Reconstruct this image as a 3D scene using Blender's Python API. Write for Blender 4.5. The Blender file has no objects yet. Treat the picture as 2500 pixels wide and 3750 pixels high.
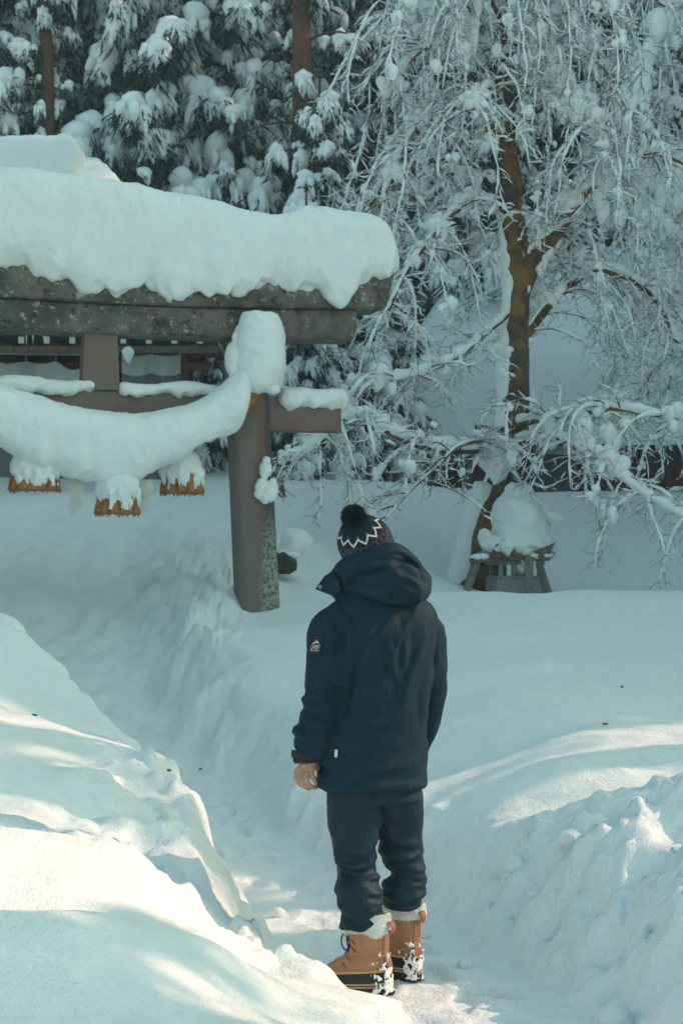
import bpy, bmesh, math, random
import numpy as np
from mathutils import Vector, Matrix, noise as mnoise

R = math.radians
scene = bpy.context.scene

# ---------------------------------------------------------------- camera, sky, sun, exposure
CAM_Z = 1.6          # eye height above the dug path
FPX = 5742.0         # focal length in pixels of the 2500 x 3750 photograph
HOR = 2069.0         # row of the horizon in it
cam_d = bpy.data.cameras.new('camera')
cam_d.sensor_fit = 'VERTICAL'
cam_d.sensor_height = 36.0
cam_d.lens = FPX / 3750.0 * 36.0
cam_d.shift_y = (HOR - 1875.0) / 3750.0
cam_d.clip_start = 0.1
cam_d.clip_end = 600
cam_d.dof.use_dof = True
cam_d.dof.focus_distance = 6.3
cam_d.dof.aperture_fstop = 9.0
cam = bpy.data.objects.new('camera', cam_d)
scene.collection.objects.link(cam)
cam.location = (0, 0, CAM_Z)
cam.rotation_euler = (R(90), 0, 0)
scene.camera = cam

SUN_EL, SUN_AZ = 32.0, 80.0          # azimuth clockwise from +Y (straight ahead): from the right
SUN_DIR = Vector((math.sin(R(SUN_AZ)) * math.cos(R(SUN_EL)), math.cos(R(SUN_AZ)) * math.cos(R(SUN_EL)), math.sin(R(SUN_EL))))
world = bpy.data.worlds.new('World')
scene.world = world
world.use_nodes = True
wn = world.node_tree
for n in list(wn.nodes):
    wn.nodes.remove(n)
wo = wn.nodes.new('ShaderNodeOutputWorld')
wb = wn.nodes.new('ShaderNodeBackground')
ws = wn.nodes.new('ShaderNodeTexSky')
ws.sky_type = 'NISHITA'
ws.sun_disc = False
ws.sun_elevation = R(SUN_EL)
ws.sun_rotation = R(SUN_AZ)
ws.altitude = 100
ws.air_density = 1.0
ws.dust_density = 2.5
ws.ozone_density = 1.0
wm = wn.nodes.new('ShaderNodeMix')
wm.data_type = 'RGBA'
wm.blend_type = 'MULTIPLY'
wm.inputs[0].default_value = 1.0
wm.inputs[7].default_value = (0.79, 1.02, 0.765, 1)     # the picture's teal white balance
wn.links.new(ws.outputs[0], wm.inputs[6])
wn.links.new(wm.outputs[2], wb.inputs[0])
wb.inputs[1].default_value = 0.15
wn.links.new(wb.outputs[0], wo.inputs[0])

sun_d = bpy.data.lights.new('sun', 'SUN')
sun_d.energy = 1.8
sun_d.angle = R(0.6)
sun_d.color = (1.0, 0.66, 0.49)
sun = bpy.data.objects.new('sun', sun_d)
scene.collection.objects.link(sun)
sun.rotation_euler = SUN_DIR.to_track_quat('Z', 'Y').to_euler()
sun.location = (20, 5, 25)

scene.view_settings.view_transform = 'Standard'
scene.view_settings.look = 'None'
scene.view_settings.exposure = 1.18
scene.view_settings.gamma = 1.0
scene.view_settings.use_curve_mapping = False
scene.render.engine = 'CYCLES'
scene.cycles.use_denoising = True
scene.cycles.max_bounces = 7
scene.cycles.diffuse_bounces = 6
scene.cycles.glossy_bounces = 2
scene.cycles.transmission_bounces = 2
scene.cycles.transparent_max_bounces = 4
scene.cycles.caustics_reflective = False
scene.cycles.caustics_refractive = False

# ---------------------------------------------------------------- helpers
rng = np.random.default_rng(7)
COL = scene.collection


def P(px, py, Y):
    """a pixel of the photograph at distance Y -> world point"""
    return np.array([Y * (px - 1250.0) / FPX, Y, CAM_Z + Y * (HOR - py) / FPX])


def _hash(ix, iy, iz, seed):
    h = (ix * 374761393 + iy * 668265263 + iz * 2147483647 + seed * 1274126177) & 0xFFFFFFFF
    h = ((h ^ (h >> 13)) * 1274126177) & 0xFFFFFFFF
    h = (h ^ (h >> 16)) & 0xFFFFFFFF
    return h.astype(np.float64) / 4294967295.0 * 2 - 1


def vnoise(p, seed=0):
    p = np.asarray(p, float)
    f = np.floor(p)
    i = f.astype(np.int64)
    t = p - f
    t = t * t * t * (t * (t * 6 - 15) + 10)
    out = 0
    for dx in (0, 1):
        wx = t[:, 0] if dx else 1 - t[:, 0]
        for dy in (0, 1):
            wy = t[:, 1] if dy else 1 - t[:, 1]
            for dz in (0, 1):
                wz = t[:, 2] if dz else 1 - t[:, 2]
                out = out + wx * wy * wz * _hash(i[:, 0] + dx, i[:, 1] + dy, i[:, 2] + dz, seed)
    return out


def fbm(p, scale=1.0, octaves=4, seed=0, gain=0.5, ridge=False):
    p = np.asarray(p, float) * scale
    a, s, out = 1.0, 0.0, 0.0
    for k in range(octaves):
        n = vnoise(p + 17.3 * k, seed + k)
        if ridge:
            n = 1 - 2 * np.abs(n)
        out = out + a * n
        s += a
        a *= gain
        x_, y_ = p[:, 0] * 0.8 - p[:, 1] * 0.6, p[:, 0] * 0.6 + p[:, 1] * 0.8      # turn each octave: no lattice shows
        p = np.stack([x_, y_ * 0.8 - p[:, 2] * 0.6, y_ * 0.6 + p[:, 2] * 0.8], 1) * 2.03
    return out / s


def sstep(a, b, x):
    t = np.clip((x - a) / (b - a), 0, 1)
    return t * t * (3 - 2 * t)


def mesh_np(name, V, faces, smooth=True):
    """V (n,3); faces: list of int arrays (m,3) / (m,4)"""
    V = np.ascontiguousarray(V, dtype=np.float32)
    fs = [np.asarray(f, dtype=np.int32) for f in faces if len(f)]
    me = bpy.data.meshes.new(name)
    me.vertices.add(len(V))
    me.vertices.foreach_set('co', V.ravel())
    loops = np.concatenate([f.ravel() for f in fs])
    sizes = np.concatenate([np.full(len(f), f.shape[1], np.int32) for f in fs])
    starts = np.concatenate([[0], np.cumsum(sizes)[:-1]]).astype(np.int32)
    me.loops.add(len(loops))
    me.loops.foreach_set('vertex_index', loops)
    me.polygons.add(len(sizes))
    me.polygons.foreach_set('loop_start', starts)
    me.polygons.foreach_set('loop_total', sizes)
    me.polygons.foreach_set('use_smooth', np.full(len(sizes), smooth, dtype=bool))
    me.update(calc_edges=True)
    return me


class Geo:
    """collects pieces that belong to ONE mesh"""
    def __init__(self):
        self.V, self.Q, self.T, self.n = [], [], [], 0

    def add(self, V, Q=None, T=None):
        V = np.asarray(V, float).reshape(-1, 3)
        if Q is not None and len(Q):
            self.Q.append(np.asarray(Q, np.int64) + self.n)
        if T is not None and len(T):
            self.T.append(np.asarray(T, np.int64) + self.n)
        self.V.append(V)
        self.n += len(V)
        return self

    def verts(self):
        return np.concatenate(self.V)

    def mesh(self, name, smooth=True, fn=None):
        V = self.verts()
        if fn is not None:
            V = fn(V)
        f = []
        if self.Q:
            f.append(np.concatenate(self.Q))
        if self.T:
            f.append(np.concatenate(self.T))
        return mesh_np(name, V, f, smooth)


def frames(pts):
    pts = np.asarray(pts, float)
    t = np.gradient(pts, axis=0)
    t /= np.linalg.norm(t, axis=1)[:, None] + 1e-12
    up = np.array([0, 0, 1.0]) if abs(t[0][2]) < 0.9 else np.array([0, 1.0, 0])
    U, W = [], []
    u = np.cross(up, t[0])
    u /= np.linalg.norm(u)
    for k in range(len(pts)):
        u = u - t[k] * np.dot(u, t[k])
        u /= np.linalg.norm(u) + 1e-12
        U.append(u)
        W.append(np.cross(t[k], u))
    return t, np.array(U), np.array(W)


def ring_faces(n, m, closed=True):
    """n rings of m verts -> quads"""
    k = np.arange(n - 1)[:, None] * m
    j = np.arange(m if closed else m - 1)[None, :]
    a = k + j
    b = k + (j + 1) % m
    return np.stack([a, b, b + m, a + m], -1).reshape(-1, 4)


def tube(g, pts, rad, m=8, cap=True, flat=1.0):
    pts = np.asarray(pts, float)
    n = len(pts)
    rad = np.broadcast_to(np.asarray(rad, float), (n,))
    t, U, W = frames(pts)
    a = np.arange(m) / m * 2 * math.pi
    V = pts[:, None, :] + rad[:, None, None] * (np.cos(a)[None, :, None] * U[:, None, :] + flat * np.sin(a)[None, :, None] * W[:, None, :])
    V = V.reshape(-1, 3)
    Q = ring_faces(n, m)
    T = []
    if cap:
        V = np.concatenate([V, pts[:1] - t[:1] * rad[0] * 0.3, pts[-1:] + t[-1:] * rad[-1] * 0.3])
        c0, c1 = n * m, n * m + 1
        for j in range(m):
            T.append((c0, (j + 1) % m, j))
            T.append((c1, (n - 1) * m + j, (n - 1) * m + (j + 1) % m))
    g.add(V, Q, T)
    return g


def loft(g, rings, cap=True):
    """rings: (n,m,3)"""
    rings = np.asarray(rings, float)
    n, m = rings.shape[:2]
    V = rings.reshape(-1, 3)
    Q = ring_faces(n, m)
    T = []
    if cap:
        V = np.concatenate([V, rings[0].mean(0)[None], rings[-1].mean(0)[None]])
        for j in range(m):
            T.append((n * m, (j + 1) % m, j))
            T.append((n * m + 1, (n - 1) * m + j, (n - 1) * m + (j + 1) % m))
    g.add(V, Q, T)
    return g


def resample(pts, n, closed=False):
    pts = np.asarray(pts, float)
    k = np.arange(len(pts))
    # Catmull-Rom through the points
    out = []
    for s in np.linspace(0, len(pts) - 1, n):
        i = min(int(s), len(pts) - 2)
        t = s - i
        p0, p1, p2, p3 = pts[max(i - 1, 0)], pts[i], pts[i + 1], pts[min(i + 2, len(pts) - 1)]
        out.append(0.5 * (2 * p1 + (p2 - p0) * t + (2 * p0 - 5 * p1 + 4 * p2 - p3) * t * t + (3 * p1 - p0 - 3 * p2 + p3) * t ** 3))
    return np.array(out)


def ico(sub):
    bm = bmesh.new()
    bmesh.ops.create_icosphere(bm, subdivisions=sub, radius=1.0)
    V = np.array([v.co[:] for v in bm.verts])
    bm.verts.index_update()
    T = np.array([[v.index for v in f.verts] for f in bm.faces])
    bm.free()
    return V, T


ICO = {k: ico(k) for k in (1, 2, 3, 4, 5)}


def blob(g, c, r, sub=2, amp=0.15, freq=1.6, seed=0, rot=None, droop=0.0):
    V, T = ICO[sub]
    V = V.copy()
    n = fbm(V * freq + seed * 7.7, 1.0, 3, seed)
    V = V * (1 + amp * n)[:, None]
    if droop:                       # pull the underside into a hanging rag
        low = np.clip(-V[:, 2], 0, 1)
        V[:, 2] -= droop * low * (0.6 + 0.8 * np.clip(fbm(V * 2.7 + seed, 1.0, 2, seed + 3), -1, 1))
        V[:, :2] *= (1 - 0.35 * low)[:, None]
    V = V * np.asarray(r, float)
    if rot is not None:
        V = V @ np.asarray(rot.to_3x3() if hasattr(rot, 'to_3x3') else rot).T
    g.add(V + np.asarray(c, float), None, T)
    return g


BLIB = {}


def lib_blob(g, c, r, sub, k, spin, tilt=None, droop=0.0):
    """one of 24 ready-made snow shapes, turned and stretched: quick when thousands are needed"""
    key = (sub, k % 24, round(droop * 4))
    if key not in BLIB:
        q = Geo()
        blob(q, (0, 0, 0), (1, 1, 1), sub, 0.36, 1.7, 50 + key[1], None, key[2] / 4)
        BLIB[key] = q.V[0]
    V = BLIB[key]
    ca, sa = math.cos(spin), math.sin(spin)
    V = np.stack([V[:, 0] * ca - V[:, 1] * sa, V[:, 0] * sa + V[:, 1] * ca, V[:, 2]], 1) * np.asarray(r, float)
    if tilt is not None:
        V = V @ np.asarray(tilt).T
    g.add(V + np.asarray(c, float), None, ICO[sub][1])


def box(g, c, s, rz=0.0, taper=1.0, bev=0.0):
    """box with optional chamfered edges (bev) and top taper"""
    hx, hy, hz = s[0] / 2, s[1] / 2, s[2] / 2
    b = min(bev, hx * .9, hy * .9, hz * .9)
    def rect(z, ix, iy, k):
        q = [(-hx + ix, -hy + iy + b), (-hx + ix + b, -hy + iy), (hx - ix - b, -hy + iy), (hx - ix, -hy + iy + b),
             (hx - ix, hy - iy - b), (hx - ix - b, hy - iy), (-hx + ix + b, hy - iy), (-hx + ix, hy - iy - b)]
        return [(x * k, y * k, z) for x, y in q]
    if b > 0:
        rr = [rect(-hz, b, b, 1), rect(-hz + b, 0, 0, 1), rect(hz - b, 0, 0, taper), rect(hz, b, b, taper)]
        rr = np.array(rr)
    else:
        q = [(-hx, -hy), (hx, -hy), (hx, hy), (-hx, hy)]
        rr = np.array([[(x, y, -hz) for x, y in q], [(x * taper, y * taper, hz) for x, y in q]])
    n, m = rr.shape[:2]
    V = rr.reshape(-1, 3)
    ca, sa = math.cos(rz), math.sin(rz)
    V = np.stack([V[:, 0] * ca - V[:, 1] * sa, V[:, 0] * sa + V[:, 1] * ca, V[:, 2]], 1) + np.asarray(c, float)
    Q = [tuple(q) for q in ring_faces(n, m)]
    T = []
    V = np.concatenate([V, V[:m].mean(0)[None], V[(n - 1) * m:n * m].mean(0)[None]])
    for j in range(m):
        T.append((n * m, (j + 1) % m, j))
        T.append((n * m + 1, (n - 1) * m + j, (n - 1) * m + (j + 1) % m))
    g.add(V, Q, T)
    return g


def bar(g, a, b, w, h=None, bev=0.0):
    """squared timber from a to b"""
    a, b = np.asarray(a, float), np.asarray(b, float)
    h = h or w
    d = b - a
    L = np.linalg.norm(d)
    d /= L
    up = np.array([0, 0, 1.0]) if abs(d[2]) < 0.95 else np.array([0, 1.0, 0])
    u = np.cross(up, d)
    u /= np.linalg.norm(u)
    v = np.cross(d, u)
    g2 = Geo()
    box(g2, (0, 0, 0), (w, h, L), 0, 1, bev)
    V = g2.verts()
    V = (a + b) / 2 + V[:, :1] * u + V[:, 1:2] * v + V[:, 2:3] * d
    g.add(V, np.concatenate(g2.Q), np.concatenate(g2.T))
    return g


def obj(name, me, mat=None, parent=None, kind=None, label=None, cat=None, group=None):
    o = bpy.data.objects.new(name, me)
    COL.objects.link(o)
    if mat is not None and me is not None and hasattr(me, 'materials'):
        if not me.materials:
            me.materials.append(mat)
    if parent is not None:
        o.parent = parent
    if kind:
        o['kind'] = kind
    if label:
        o['label'] = label
    if cat:
        o['category'] = cat
    if group:
        o['group'] = group
    return o


def thing(name, label, cat, loc=(0, 0, 0), rz=0.0, group=None):
    o = bpy.data.objects.new(name, None)
    COL.objects.link(o)
    o.empty_display_size = 0.2
    o.location = tuple(float(v) for v in loc)
    o.rotation_euler = (0, 0, rz)
    o['label'] = label
    o['category'] = cat
    if group:
        o['group'] = group
    return o


def to_local(V, t):
    """world verts -> verts local to the (unscaled, z-rotated) thing t"""
    V = np.asarray(V, float) - np.array(t.location)
    a = -t.rotation_euler[2]
    ca, sa = math.cos(a), math.sin(a)
    return np.stack([V[:, 0] * ca - V[:, 1] * sa, V[:, 0] * sa + V[:, 1] * ca, V[:, 2]], 1)


def part(name, g, mat, t, smooth=True, parent=None, kind=None, label=None):
    """a Geo in world coordinates -> child mesh of t (or of parent, a part of t at its origin)"""
    me = g.mesh(name, smooth, lambda V: to_local(V, t))
    return obj(name, me, mat, parent or t, kind, label)


def copy_tree(o, parent=None, **props):
    c = o.copy()
    COL.objects.link(c)
    c.parent = parent
    for k, v in props.items():
        c[k] = v
    for ch in o.children:
        copy_tree(ch, c)
    return c

# ---------------------------------------------------------------- materials
def nt(name):
    m = bpy.data.materials.new(name)
    m.use_nodes = True
    n = m.node_tree
    bs = n.nodes['Principled BSDF']
    return m, n, bs


def noise_node(n, scale, detail=4, rough=0.55, coord='Object', vec=None, scl=None):
    tc = n.nodes.new('ShaderNodeTexCoord')
    src = tc.outputs[coord]
    if scl is not None:
        mp = n.nodes.new('ShaderNodeMapping')
        mp.inputs['Scale'].default_value = scl
        n.links.new(src, mp.inputs[0])
        src = mp.outputs[0]
    t = n.nodes.new('ShaderNodeTexNoise')
    t.inputs['Scale'].default_value = scale
    t.inputs['Detail'].default_value = detail
    t.inputs['Roughness'].default_value = rough
    n.links.new(src, t.inputs['Vector'])
    return t


def ramp(n, src, stops):
    r = n.nodes.new('ShaderNodeValToRGB')
    e = r.color_ramp.elements
    while len(e) > 1:
        e.remove(e[0])
    e[0].position, e[0].color = stops[0][0], (*stops[0][1], 1)
    for p, c in stops[1:]:
        x = e.new(p)
        x.color = (*c, 1)
    n.links.new(src, r.inputs[0])
    return r


def mixc(n, fac, a, b, mode='MIX'):
    m = n.nodes.new('ShaderNodeMix')
    m.data_type = 'RGBA'
    m.blend_type = mode
    if isinstance(fac, (int, float)):
        m.inputs[0].default_value = fac
    else:
        n.links.new(fac, m.inputs[0])
    for i, s in ((6, a), (7, b)):
        if isinstance(s, tuple):
            m.inputs[i].default_value = (*s, 1)
        else:
            n.links.new(s, m.inputs[i])
    return m.outputs[2]


def bump(n, bs, src, strength, dist, prev=None):
    b = n.nodes.new('ShaderNodeBump')
    b.inputs['Strength'].default_value = strength
    b.inputs['Distance'].default_value = dist
    n.links.new(src, b.inputs['Height'])
    if prev is not None:
        n.links.new(prev.outputs[0], b.inputs['Normal'])
    n.links.new(b.outputs[0], bs.inputs['Normal'])
    return b


def plain(name, col, rough=0.7, var=0.25, scale=12, bstr=0.3, bdist=0.01, scl=None, metallic=0.0, spec=0.4, col2=None):
    m, n, bs = nt(name)
    t = noise_node(n, scale, 5, 0.6, scl=scl)
    c2 = col2 or tuple(min(1, c * (1 + var)) for c in col)
    c1 = tuple(c * (1 - var) for c in col)
    r = ramp(n, t.outputs[0], [(0.3, c1), (0.7, c2)])
    n.links.new(r.outputs[0], bs.inputs['Base Color'])
    bs.inputs['Roughness'].default_value = rough
    bs.inputs['Metallic'].default_value = metallic
    bs.inputs['Specular IOR Level'].default_value = spec
    if bstr:
        bump(n, bs, t.outputs[0], bstr, bdist)
    return m


def snow_mat(name, col=(0.84, 0.85, 0.855), fine=90, fstr=0.35, coarse=9, cstr=0.25, sss=0.0):
    m, n, bs = nt(name)
    a = noise_node(n, fine, 3, 0.6)
    b = noise_node(n, coarse, 4, 0.5)
    r = ramp(n, b.outputs[0], [(0.35, tuple(c * 0.965 for c in col)), (0.65, col)])
    n.links.new(r.outputs[0], bs.inputs['Base Color'])
    bs.inputs['Roughness'].default_value = 0.75
    bs.inputs['Specular IOR Level'].default_value = 0.2
    if sss:
        bs.inputs['Subsurface Weight'].default_value = sss
        bs.inputs['Subsurface Radius'].default_value = (1.0, 1.1, 1.3)
        bs.inputs['Subsurface Scale'].default_value = 0.03
    c = noise_node(n, 28, 4, 0.6)
    b1 = bump(n, bs, b.outputs[0], cstr, 0.04)
    b2 = bump(n, bs, c.outputs[0], fstr * 0.6, 0.016, b1)
    bump(n, bs, a.outputs[0], fstr, 0.009, b2)
    return m


M = {}
M['snow'] = snow_mat('ground snow', fine=110, fstr=0.85, coarse=8, cstr=0.4)
M['cap'] = snow_mat('settled snow', fine=60, fstr=0.75, coarse=6, cstr=0.6)
M['twigsnow'] = snow_mat('branch snow', col=(0.88, 0.885, 0.89), fine=30, fstr=0.2, coarse=8, cstr=0.2)
M['wood'] = plain('weathered wood', (0.14, 0.09, 0.07), 0.8, 0.45, 6, 0.5, 0.01, scl=(6, 6, 0.7))
M['redwood'] = plain('red brown boards', (0.19, 0.068, 0.05), 0.75, 0.5, 5, 0.4, 0.01, scl=(8, 8, 0.5))
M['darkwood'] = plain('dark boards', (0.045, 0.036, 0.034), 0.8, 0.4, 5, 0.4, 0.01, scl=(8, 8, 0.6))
M['greywood'] = plain('grey prop timber', (0.20, 0.16, 0.14), 0.8, 0.35, 7, 0.4, 0.01, scl=(5, 5, 0.8))
M['rafterend'] = plain('white painted rafter ends', (0.62, 0.64, 0.62), 0.6, 0.06, 8, 0.1)
M['sheet'] = plain('white tarpaulin', (0.55, 0.58, 0.56), 0.55, 0.08, 6, 0.1)
M['mesh'] = plain('grey woven mesh', (0.15, 0.155, 0.155), 0.8, 0.18, 120, 0.3, 0.003, col2=(0.21, 0.21, 0.21))
M['steel'] = plain('galvanised pipe', (0.35, 0.37, 0.37), 0.4, 0.12, 10, 0.05, metallic=0.7)
M['lantern'] = plain('grey granite', (0.25, 0.25, 0.24), 0.85, 0.3, 30, 0.3, 0.004)
M['rock'] = plain('dark rock', (0.055, 0.045, 0.045), 0.85, 0.5, 9, 0.7, 0.03)
M['straw'] = plain('orange straw', (0.40, 0.155, 0.05), 0.8, 0.45, 14, 0.6, 0.01, scl=(9, 9, 0.8))
M['paper'] = plain('white paper', (0.60, 0.60, 0.57), 0.7, 0.05, 5, 0.05)
M['needles'] = plain('cedar needles', (0.022, 0.040, 0.034), 0.7, 0.5, 3, 0.0, spec=0.3)
M['needles2'] = plain('dull cedar needles', (0.028, 0.042, 0.036), 0.7, 0.4, 3, 0.0, spec=0.3)
M['cedarbark'] = plain('red cedar bark', (0.15, 0.062, 0.042), 0.9, 0.45, 5, 0.7, 0.02, scl=(7, 7, 0.8))
M['darkbark'] = plain('dark cedar bark', (0.045, 0.026, 0.022), 0.9, 0.4, 5, 0.6, 0.02, scl=(7, 7, 0.8))
M['twig'] = plain('cherry twigs', (0.05, 0.034, 0.032), 0.8, 0.3, 12, 0.0)


def bark_mat():
    m, n, bs = nt('mossy cherry bark')
    a = noise_node(n, 14, 6, 0.65)
    r = ramp(n, a.outputs[0], [(0.30, (0.02, 0.014, 0.013)), (0.52, (0.085, 0.05, 0.035)), (0.72, (0.15, 0.10, 0.065))])
    b = noise_node(n, 4, 5, 0.6)
    r2 = ramp(n, b.outputs[0], [(0.44, (0, 0, 0)), (0.60, (1, 1, 1))])
    c = mixc(n, r2.outputs[0], r.outputs[0], (0.25, 0.12, 0.03))
    n.links.new(c, bs.inputs['Base Color'])
    bs.inputs['Roughness'].default_value = 0.9
    bump(n, bs, a.outputs[0], 0.8, 0.03)
    return m


M['bark'] = bark_mat()


def granite_mat(name, stain):
    """torii stone: brownish grey, lichen specks and dark weathering; stain adds rust and lichen streaks"""
    m, n, bs = nt(name)
    a = noise_node(n, 60, 6, 0.7)
    base = ramp(n, a.outputs[0], [(0.3, (0.13, 0.105, 0.097)), (0.7, (0.225, 0.18, 0.163))])
    big = noise_node(n, 3.0, 5, 0.65)
    if stain == 'beam':
        d = ramp(n, big.outputs[0], [(0.40, (0, 0, 0)), (0.60, (1, 1, 1))])
        c = mixc(n, d.outputs[0], mixc(n, 0.3, base.outputs[0], (0.23, 0.165, 0.145)), mixc(n, 0.7, base.outputs[0], (0.04, 0.038, 0.04)))
        sp = noise_node(n, 11, 6, 0.8)
        sr = ramp(n, sp.outputs[0], [(0.575, (0, 0, 0)), (0.62, (1, 1, 1))])
        c = mixc(n, sr.outputs[0], c, (0.40, 0.385, 0.34))
        sp2 = noise_node(n, 9, 6, 0.8)
        sr2 = ramp(n, sp2.outputs[0], [(0.37, (1, 1, 1)), (0.44, (0, 0, 0))])
        c = mixc(n, sr2.outputs[0], c, (0.03, 0.029, 0.031))
        mo = noise_node(n, 1.3, 4, 0.7)
        mr = ramp(n, mo.outputs[0], [(0.62, (0, 0, 0)), (0.66, (1, 1, 1))])
        c = mixc(n, mr.outputs[0], c, (0.14, 0.075, 0.02))
        ex = noise_node(n, 16, 5, 0.7)
        er = ramp(n, ex.outputs[0], [(0.665, (0, 0, 0)), (0.685, (1, 1, 1))])
        c = mixc(n, er.outputs[0], c, (0.55, 0.57, 0.55))
    elif stain == 'tie':
        c = mixc(n, 0.6, base.outputs[0], (0.205, 0.14, 0.122))
        d = ramp(n, big.outputs[0], [(0.48, (0, 0, 0)), (0.66, (1, 1, 1))])
        c = mixc(n, d.outputs[0], c, (0.225, 0.11, 0.085))
    else:                                   # pillar: rust run in front, grey lichen low on the right
        tc = n.nodes.new('ShaderNodeTexCoord')
        sx = n.nodes.new('ShaderNodeSeparateXYZ')
        n.links.new(tc.outputs['Object'], sx.inputs[0])
        wob = noise_node(n, 5, 4, 0.7, scl=(1, 1, 0.5))
        c = mixc(n, 0.6, base.outputs[0], (0.195, 0.143, 0.13))

        def band(sock, lo0, lo1, hi0, hi1, jit):
            ad = n.nodes.new('ShaderNodeMath')
            ad.operation = 'MULTIPLY_ADD'
            n.links.new(wob.outputs[0], ad.inputs[0])
            ad.inputs[1].default_value = jit
            n.links.new(sock, ad.inputs[2])
            r = n.nodes.new('ShaderNodeMapRange')
            r.interpolation_type = 'SMOOTHSTEP'
            r.inputs[1].default_value, r.inputs[2].default_value = lo0, lo1
            n.links.new(ad.outputs[0], r.inputs[0])
            r2 = n.nodes.new('ShaderNodeMapRange')
            r2.interpolation_type = 'SMOOTHSTEP'
            r2.inputs[1].default_value, r2.inputs[2].default_value = hi0, hi1
            r2.inputs[3].default_value, r2.inputs[4].default_value = 1, 0
            n.links.new(ad.outputs[0], r2.inputs[0])
            mu = n.nodes.new('ShaderNodeMath')
            mu.operation = 'MULTIPLY'
            n.links.new(r.outputs[0], mu.inputs[0])
            n.links.new(r2.outputs[0], mu.inputs[1])
            return mu.outputs[0]

        def mul(a_, b_):
            mu = n.nodes.new('ShaderNodeMath')
            mu.operation = 'MULTIPLY'
            n.links.new(a_, mu.inputs[0])
            if isinstance(b_, (int, float)):
                mu.inputs[1].default_value = b_
            else:
                n.links.new(b_, mu.inputs[1])
            return mu.outputs[0]

        X, Z = sx.outputs[0], sx.outputs[2]
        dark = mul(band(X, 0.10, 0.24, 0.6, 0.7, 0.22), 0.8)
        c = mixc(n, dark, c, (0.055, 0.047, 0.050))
        rust = mul(band(X, 0.04, 0.075, 0.10, 0.14, 0.05), band(Z, 2.1, 2.6, 9, 10, 0.3))
        c = mixc(n, mul(rust, 0.6), c, (0.25, 0.11, 0.055))
        red = mul(band(X, 0.0, 0.05, 0.08, 0.15, 0.1), band(Z, 0.5, 1.2, 2.5, 3.0, 0.4))
        c = mixc(n, mul(red, 0.45), c, (0.21, 0.12, 0.10))
        lic = noise_node(n, 26, 6, 0.8)
        lr = ramp(n, lic.outputs[0], [(0.44, (0, 0, 0)), (0.52, (1, 1, 1))])
        lm = mul(band(X, 0.13, 0.24, 0.5, 0.6, 0.22), band(Z, -2, -1, 1.9, 2.5, 0.5))
        c = mixc(n, mul(lm, lr.outputs[0]), c, (0.30, 0.31, 0.27))
    n.links.new(c, bs.inputs['Base Color'])
    bs.inputs['Roughness'].default_value = 0.85
    bs.inputs['Specular IOR Level'].default_value = 0.3
    b0 = bump(n, bs, big.outputs[0], 0.5, 0.05)
    bump(n, bs, a.outputs[0], 0.6, 0.012, b0)
    return m


M['beam'] = granite_mat('weathered granite with lichen', 'beam')
M['tie'] = granite_mat('brown granite', 'tie')
M['pillar'] = granite_mat('granite with rust and lichen streaks', 'pillar')

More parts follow.
